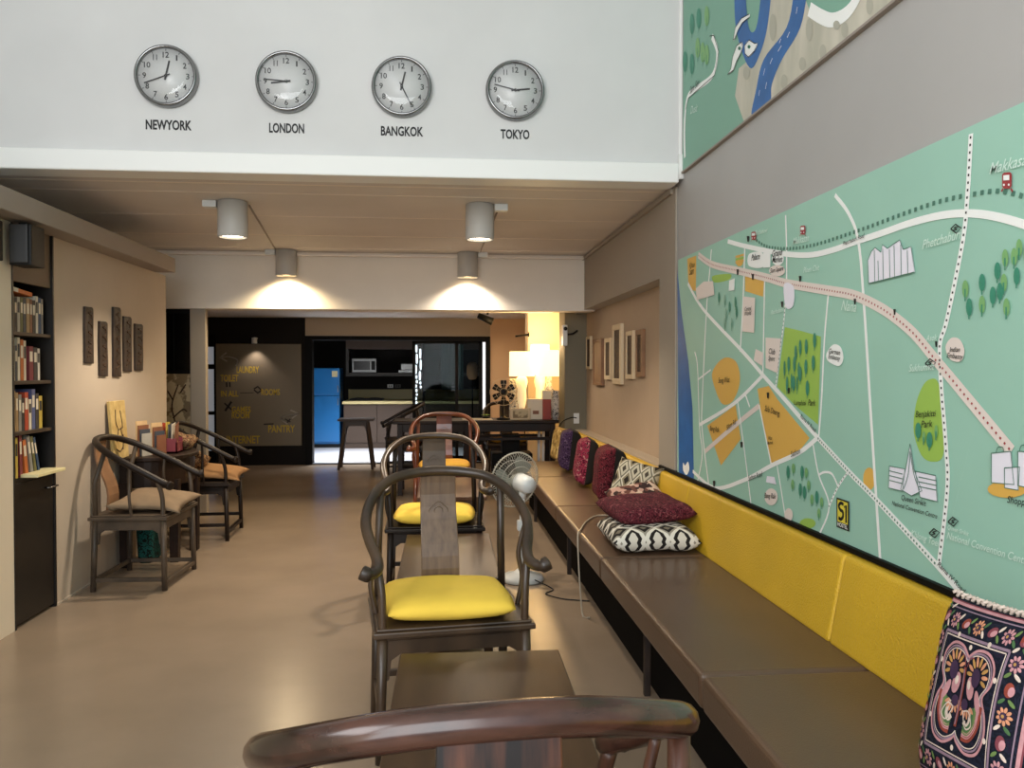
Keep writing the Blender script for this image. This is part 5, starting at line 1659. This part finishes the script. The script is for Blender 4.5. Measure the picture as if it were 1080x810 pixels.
table_lamp(0.968, 9.30, 0.148, 1.315, 1.60, 'lit table lamp with white drum shade and glowing body, left one on the console table', 'lamp_body', False)
table_lamp(1.275, 9.22, 0.125, 1.315, 1.615, 'lit table lamp with drum shade and patterned vase base, right one by the pier', 'vase_print', True)
table_lamp(1.20, 9.46, 0.115, 1.33, 1.69, 'lit table lamp with taller shade standing behind the right lamp', 'lamp_body', False)

t = thing('desk_fan', (0.735, 9.10, 0.825), 'black antique desk fan with six dark blades on the console table', 'fan')
MB().lathe([(0.0, 0), (0.075, 0), (0.08, 0.012), (0.03, 0.03), (0.014, 0.05), (0.014, 0.18), (0.0, 0.18)], seg=20).build('base', 'black_plastic', t)
hc = Vector((0, 0, 0.315))
FYm = Matrix.Rotation(R(90), 3, 'X')
MB().lathe([(0.0, -0.10), (0.05, -0.09), (0.055, 0.0), (0.03, 0.02), (0.0, 0.02)], hc, 18, rot=FYm).tube([hc + Vector((0, 0.03, 0)), Vector((0, 0.0, 0.17))], 0.013, 8).build('motor', 'black_plastic', t)
for k in range(6):
    a0 = R(60 * k + 90)
    vs = []
    for i in range(6):
        f = i / 5
        r_ = 0.03 + 0.105 * f
        hw_ = (0.14 + 0.20 * math.sin(f * PI * 0.75 + 0.3))
        for s in (-1, 1):
            for dd in (0, 0.003):
                a = a0 + s * hw_
                vs.append(hc + Vector((r_ * math.cos(a), -0.045 + s * 0.010 + dd, r_ * math.sin(a))))
    fs = []
    for i in range(5):
        o = 4 * i
        fs += [(o, o + 2, o + 6, o + 4), (o + 1, o + 5, o + 7, o + 3), (o, o + 4, o + 5, o + 1), (o + 2, o + 3, o + 7, o + 6)]
    fs += [(0, 1, 3, 2), (20, 22, 23, 21)]
    MB()._add(vs, fs).build('blade', 'black_plastic', t)
gr = MB()
for rr_, off in ((0.152, -0.045), (0.152, -0.005), (0.09, -0.075), (0.045, -0.08)):
    gr.tube([hc + Vector((rr_ * math.cos(a), off, rr_ * math.sin(a))) for a in [2 * PI * k / 40 for k in range(41)]], 0.0022, 6, caps=False)
for k in range(12):
    a = 2 * PI * k / 12
    gr.tube([hc + Vector((math.cos(a) * q, o_, math.sin(a) * q)) for q, o_ in ((0.03, -0.08), (0.09, -0.075), (0.152, -0.045), (0.152, -0.005), (0.06, 0.02))], 0.0016, 5)
gr.build('cage', 'wood_light', t)
t = thing('framed_card', (0.925, 9.04, 0.826), 'cream framed card lying upright on the console table beside the desk fan', 'card')
MB().mm((-0.115, 0.0, 0), (0.115, 0.02, 0.13)).build('frame', 'wood_light', t, bevel=0.003)
MB().mm((-0.085, -0.002, 0.02), (0.085, 0.0, 0.11)).build('card', 'cream_prints', t)
t = thing('paper_box', (1.10, 9.08, 0.826), 'off-white cardboard box standing on the console table under the lamps', 'box')
MB().mm((-0.09, 0.0, 0), (0.085, 0.09, 0.235)).build('box_body', 'paper', t, bevel=0.004)
MB().mm((-0.03, -0.001, 0.06), (0.04, 0.0, 0.10)).build('label', 'cover_8a5a40', t)
t = thing('gift_box', (1.225, 9.05, 0.826), 'red and cream box standing on the console table right of the off-white box', 'box')
MB().mm((-0.045, 0.0, 0), (0.05, 0.07, 0.23)).build('box_body', 'red_box', t, bevel=0.003)
MB().mm((-0.047, -0.002, 0.23), (0.052, 0.072, 0.33)).build('lid', 'paper', t, bevel=0.003)
t = thing('vase', (1.325, 9.02, 0.826), 'grey patterned vase at the right end of the console table', 'vase')
MB().lathe([(0.0, 0), (0.035, 0), (0.05, 0.10), (0.055, 0.20), (0.035, 0.29), (0.042, 0.33), (0.036, 0.33), (0.028, 0.29), (0.0, 0.29)], seg=24).build('body', 'vase_print', t)
t = thing('patterned_screen', (0.885, 9.40, 0.826), 'tall narrow black and white patterned panel behind the desk fan', 'panel')
MB().mm((-0.055, 0.0, 0), (0.045, 0.02, 0.46)).build('panel', 'vase_print', t, bevel=0.003)
t = thing('magazine', (0.44, 9.10, 0.826), 'open pale magazine lying on the left part of the console table', 'magazine')
MB().mm((-0.17, -0.12, 0), (0.0, 0.12, 0.008)).mm((0.0, -0.12, 0), (0.17, 0.12, 0.006)).build('pages', 'cover_b7b1a4', t, bevel=0.002)
t = thing('potted_plant', (0.55, 9.32, 0.826), 'tiny green plant in a low dish at the left of the desk fan', 'plant')
MB().lathe([(0.0, 0), (0.04, 0), (0.05, 0.025), (0.0, 0.022)], seg=16).build('dish', 'black_plastic', t)
lf = MB()
for k in range(9):
    a = k * 0.7
    d = Vector((math.cos(a), math.sin(a), 0))
    lf.tube([(0, 0, 0.022), d * 0.03 + Vector((0, 0, 0.045)), d * 0.06 + Vector((0, 0, 0.04))], [0.004, 0.009, 0.002], 6, flat=0.4)
lf.build('leaves', 'green_leaf', t)

# ================================================================== CARVED FRAMES ON THE RIGHT RECESS WALL
def wall_frame(y0, y1, z0, z1, label, frame_m, d=0.028, bw=0.03, panel='carving'):
    yc = (y0 + y1) / 2
    t = thing('wall_carving', (XREC, yc, z0), label, 'wall carving', 'carved frames on the recessed right wall')
    w, h = (y1 - y0) / 2, z1 - z0
    f = MB()
    f.mm((-d, -w, 0), (0, -w + bw, h)).mm((-d, w - bw, 0), (0, w, h)).mm((-d, -w + bw, 0), (0, w - bw, bw)).mm((-d, -w + bw, h - bw), (0, w - bw, h))
    f.build('frame', frame_m, t, bevel=0.004)
    MB().mm((-d * 0.75, -w + bw, bw), (-0.002, w - bw, h - bw)).build('carved_panel', panel, t)


wall_frame(6.01, 6.21, 1.335, 1.700, 'brown framed carving, nearest on the recessed right wall', 'wood_frame', 0.03, 0.04)
wall_frame(6.32, 6.56, 1.315, 1.705, 'cream framed carving, second nearest on the recessed right wall', 'wood_light', 0.026, 0.038)
wall_frame(6.72, 7.05, 1.265, 1.785, 'largest cream framed carving, in the middle of the right wall group', 'wood_light', 0.032, 0.05)
wall_frame(7.16, 7.42, 1.300, 1.680, 'cream framed carving just beyond the largest one', 'wood_light', 0.026, 0.038)
wall_frame(7.52, 7.93, 1.240, 1.690, 'plain brown carved board, low, second farthest on the right wall', 'wood_frame', 0.035, 0.03, 'wood_frame')
wall_frame(8.13, 8.36, 1.395, 1.735, 'small cream framed carving, farthest on the right wall beside the pier', 'wood_light', 0.025, 0.03)
t = thing('wall_socket', (1.46, 8.45, 0.86), 'white wall socket with black plug low on the dark pier', 'socket')
MB().mm((-0.03, -0.012, -0.04), (0.03, 0, 0.07)).build('plate', 'white_plastic', t, bevel=0.003)
MB().tube(cat([(0, -0.02, 0.02), (-0.06, -0.03, 0.025), (-0.16, -0.04, -0.02), (-0.20, -0.05, -0.10)], 6), 0.006, 6).build('plug_cord', 'black_plastic', t)
t = thing('security_camera', (1.36, 8.45, 1.80), 'white box camera on a black arm fixed to the top of the pier', 'camera')
MB().mm((-0.06, -0.10, -0.16), (-0.01, -0.02, 0.06)).build('housing', 'white_plastic', t, bevel=0.008)
MB().lathe([(0.0, 0.0), (0.018, 0.0), (0.02, 0.02), (0.0, 0.02)], (-0.035, -0.10, 0.02), 14, rot=FYm).build('lens', 'black_gloss', t)
MB().tube(cat([(-0.02, -0.05, -0.04), (0.05, -0.05, -0.03), (0.10, -0.03, 0.0), (0.10, 0.0, 0.0)], 6), 0.010, 8).build('arm', 'black_plastic', t)
t = thing('spotlight', (0.62, 10.1, 2.15), 'dark track spotlight on the rear ceiling above the kitchen lintel', 'spotlight')
MB().tube([(0, 0, 0), (0, 0, -0.07)], 0.012, 8).build('stem', 'black_plastic', t)
MB().tube([(-0.12, 0, -0.08), (0.06, -0.03, -0.16)], [0.035, 0.05], 14).build('head', 'black_plastic', t)
t = thing('curtain_rod', (1.0, 9.8, 1.80), 'short dark rod bracket on the cream pillar above the left lamp', 'rod')
MB().tube([(-0.06, 0.0, 0), (0.10, 0.0, 0.02)], 0.012, 8).lathe([(0.0, 0), (0.03, 0), (0.03, 0.01), (0.0, 0.01)], (0.10, 0, 0.02), 12, rot=Matrix.Rotation(R(90), 3, 'Y')).build('rod_bar', 'black_frame', t)
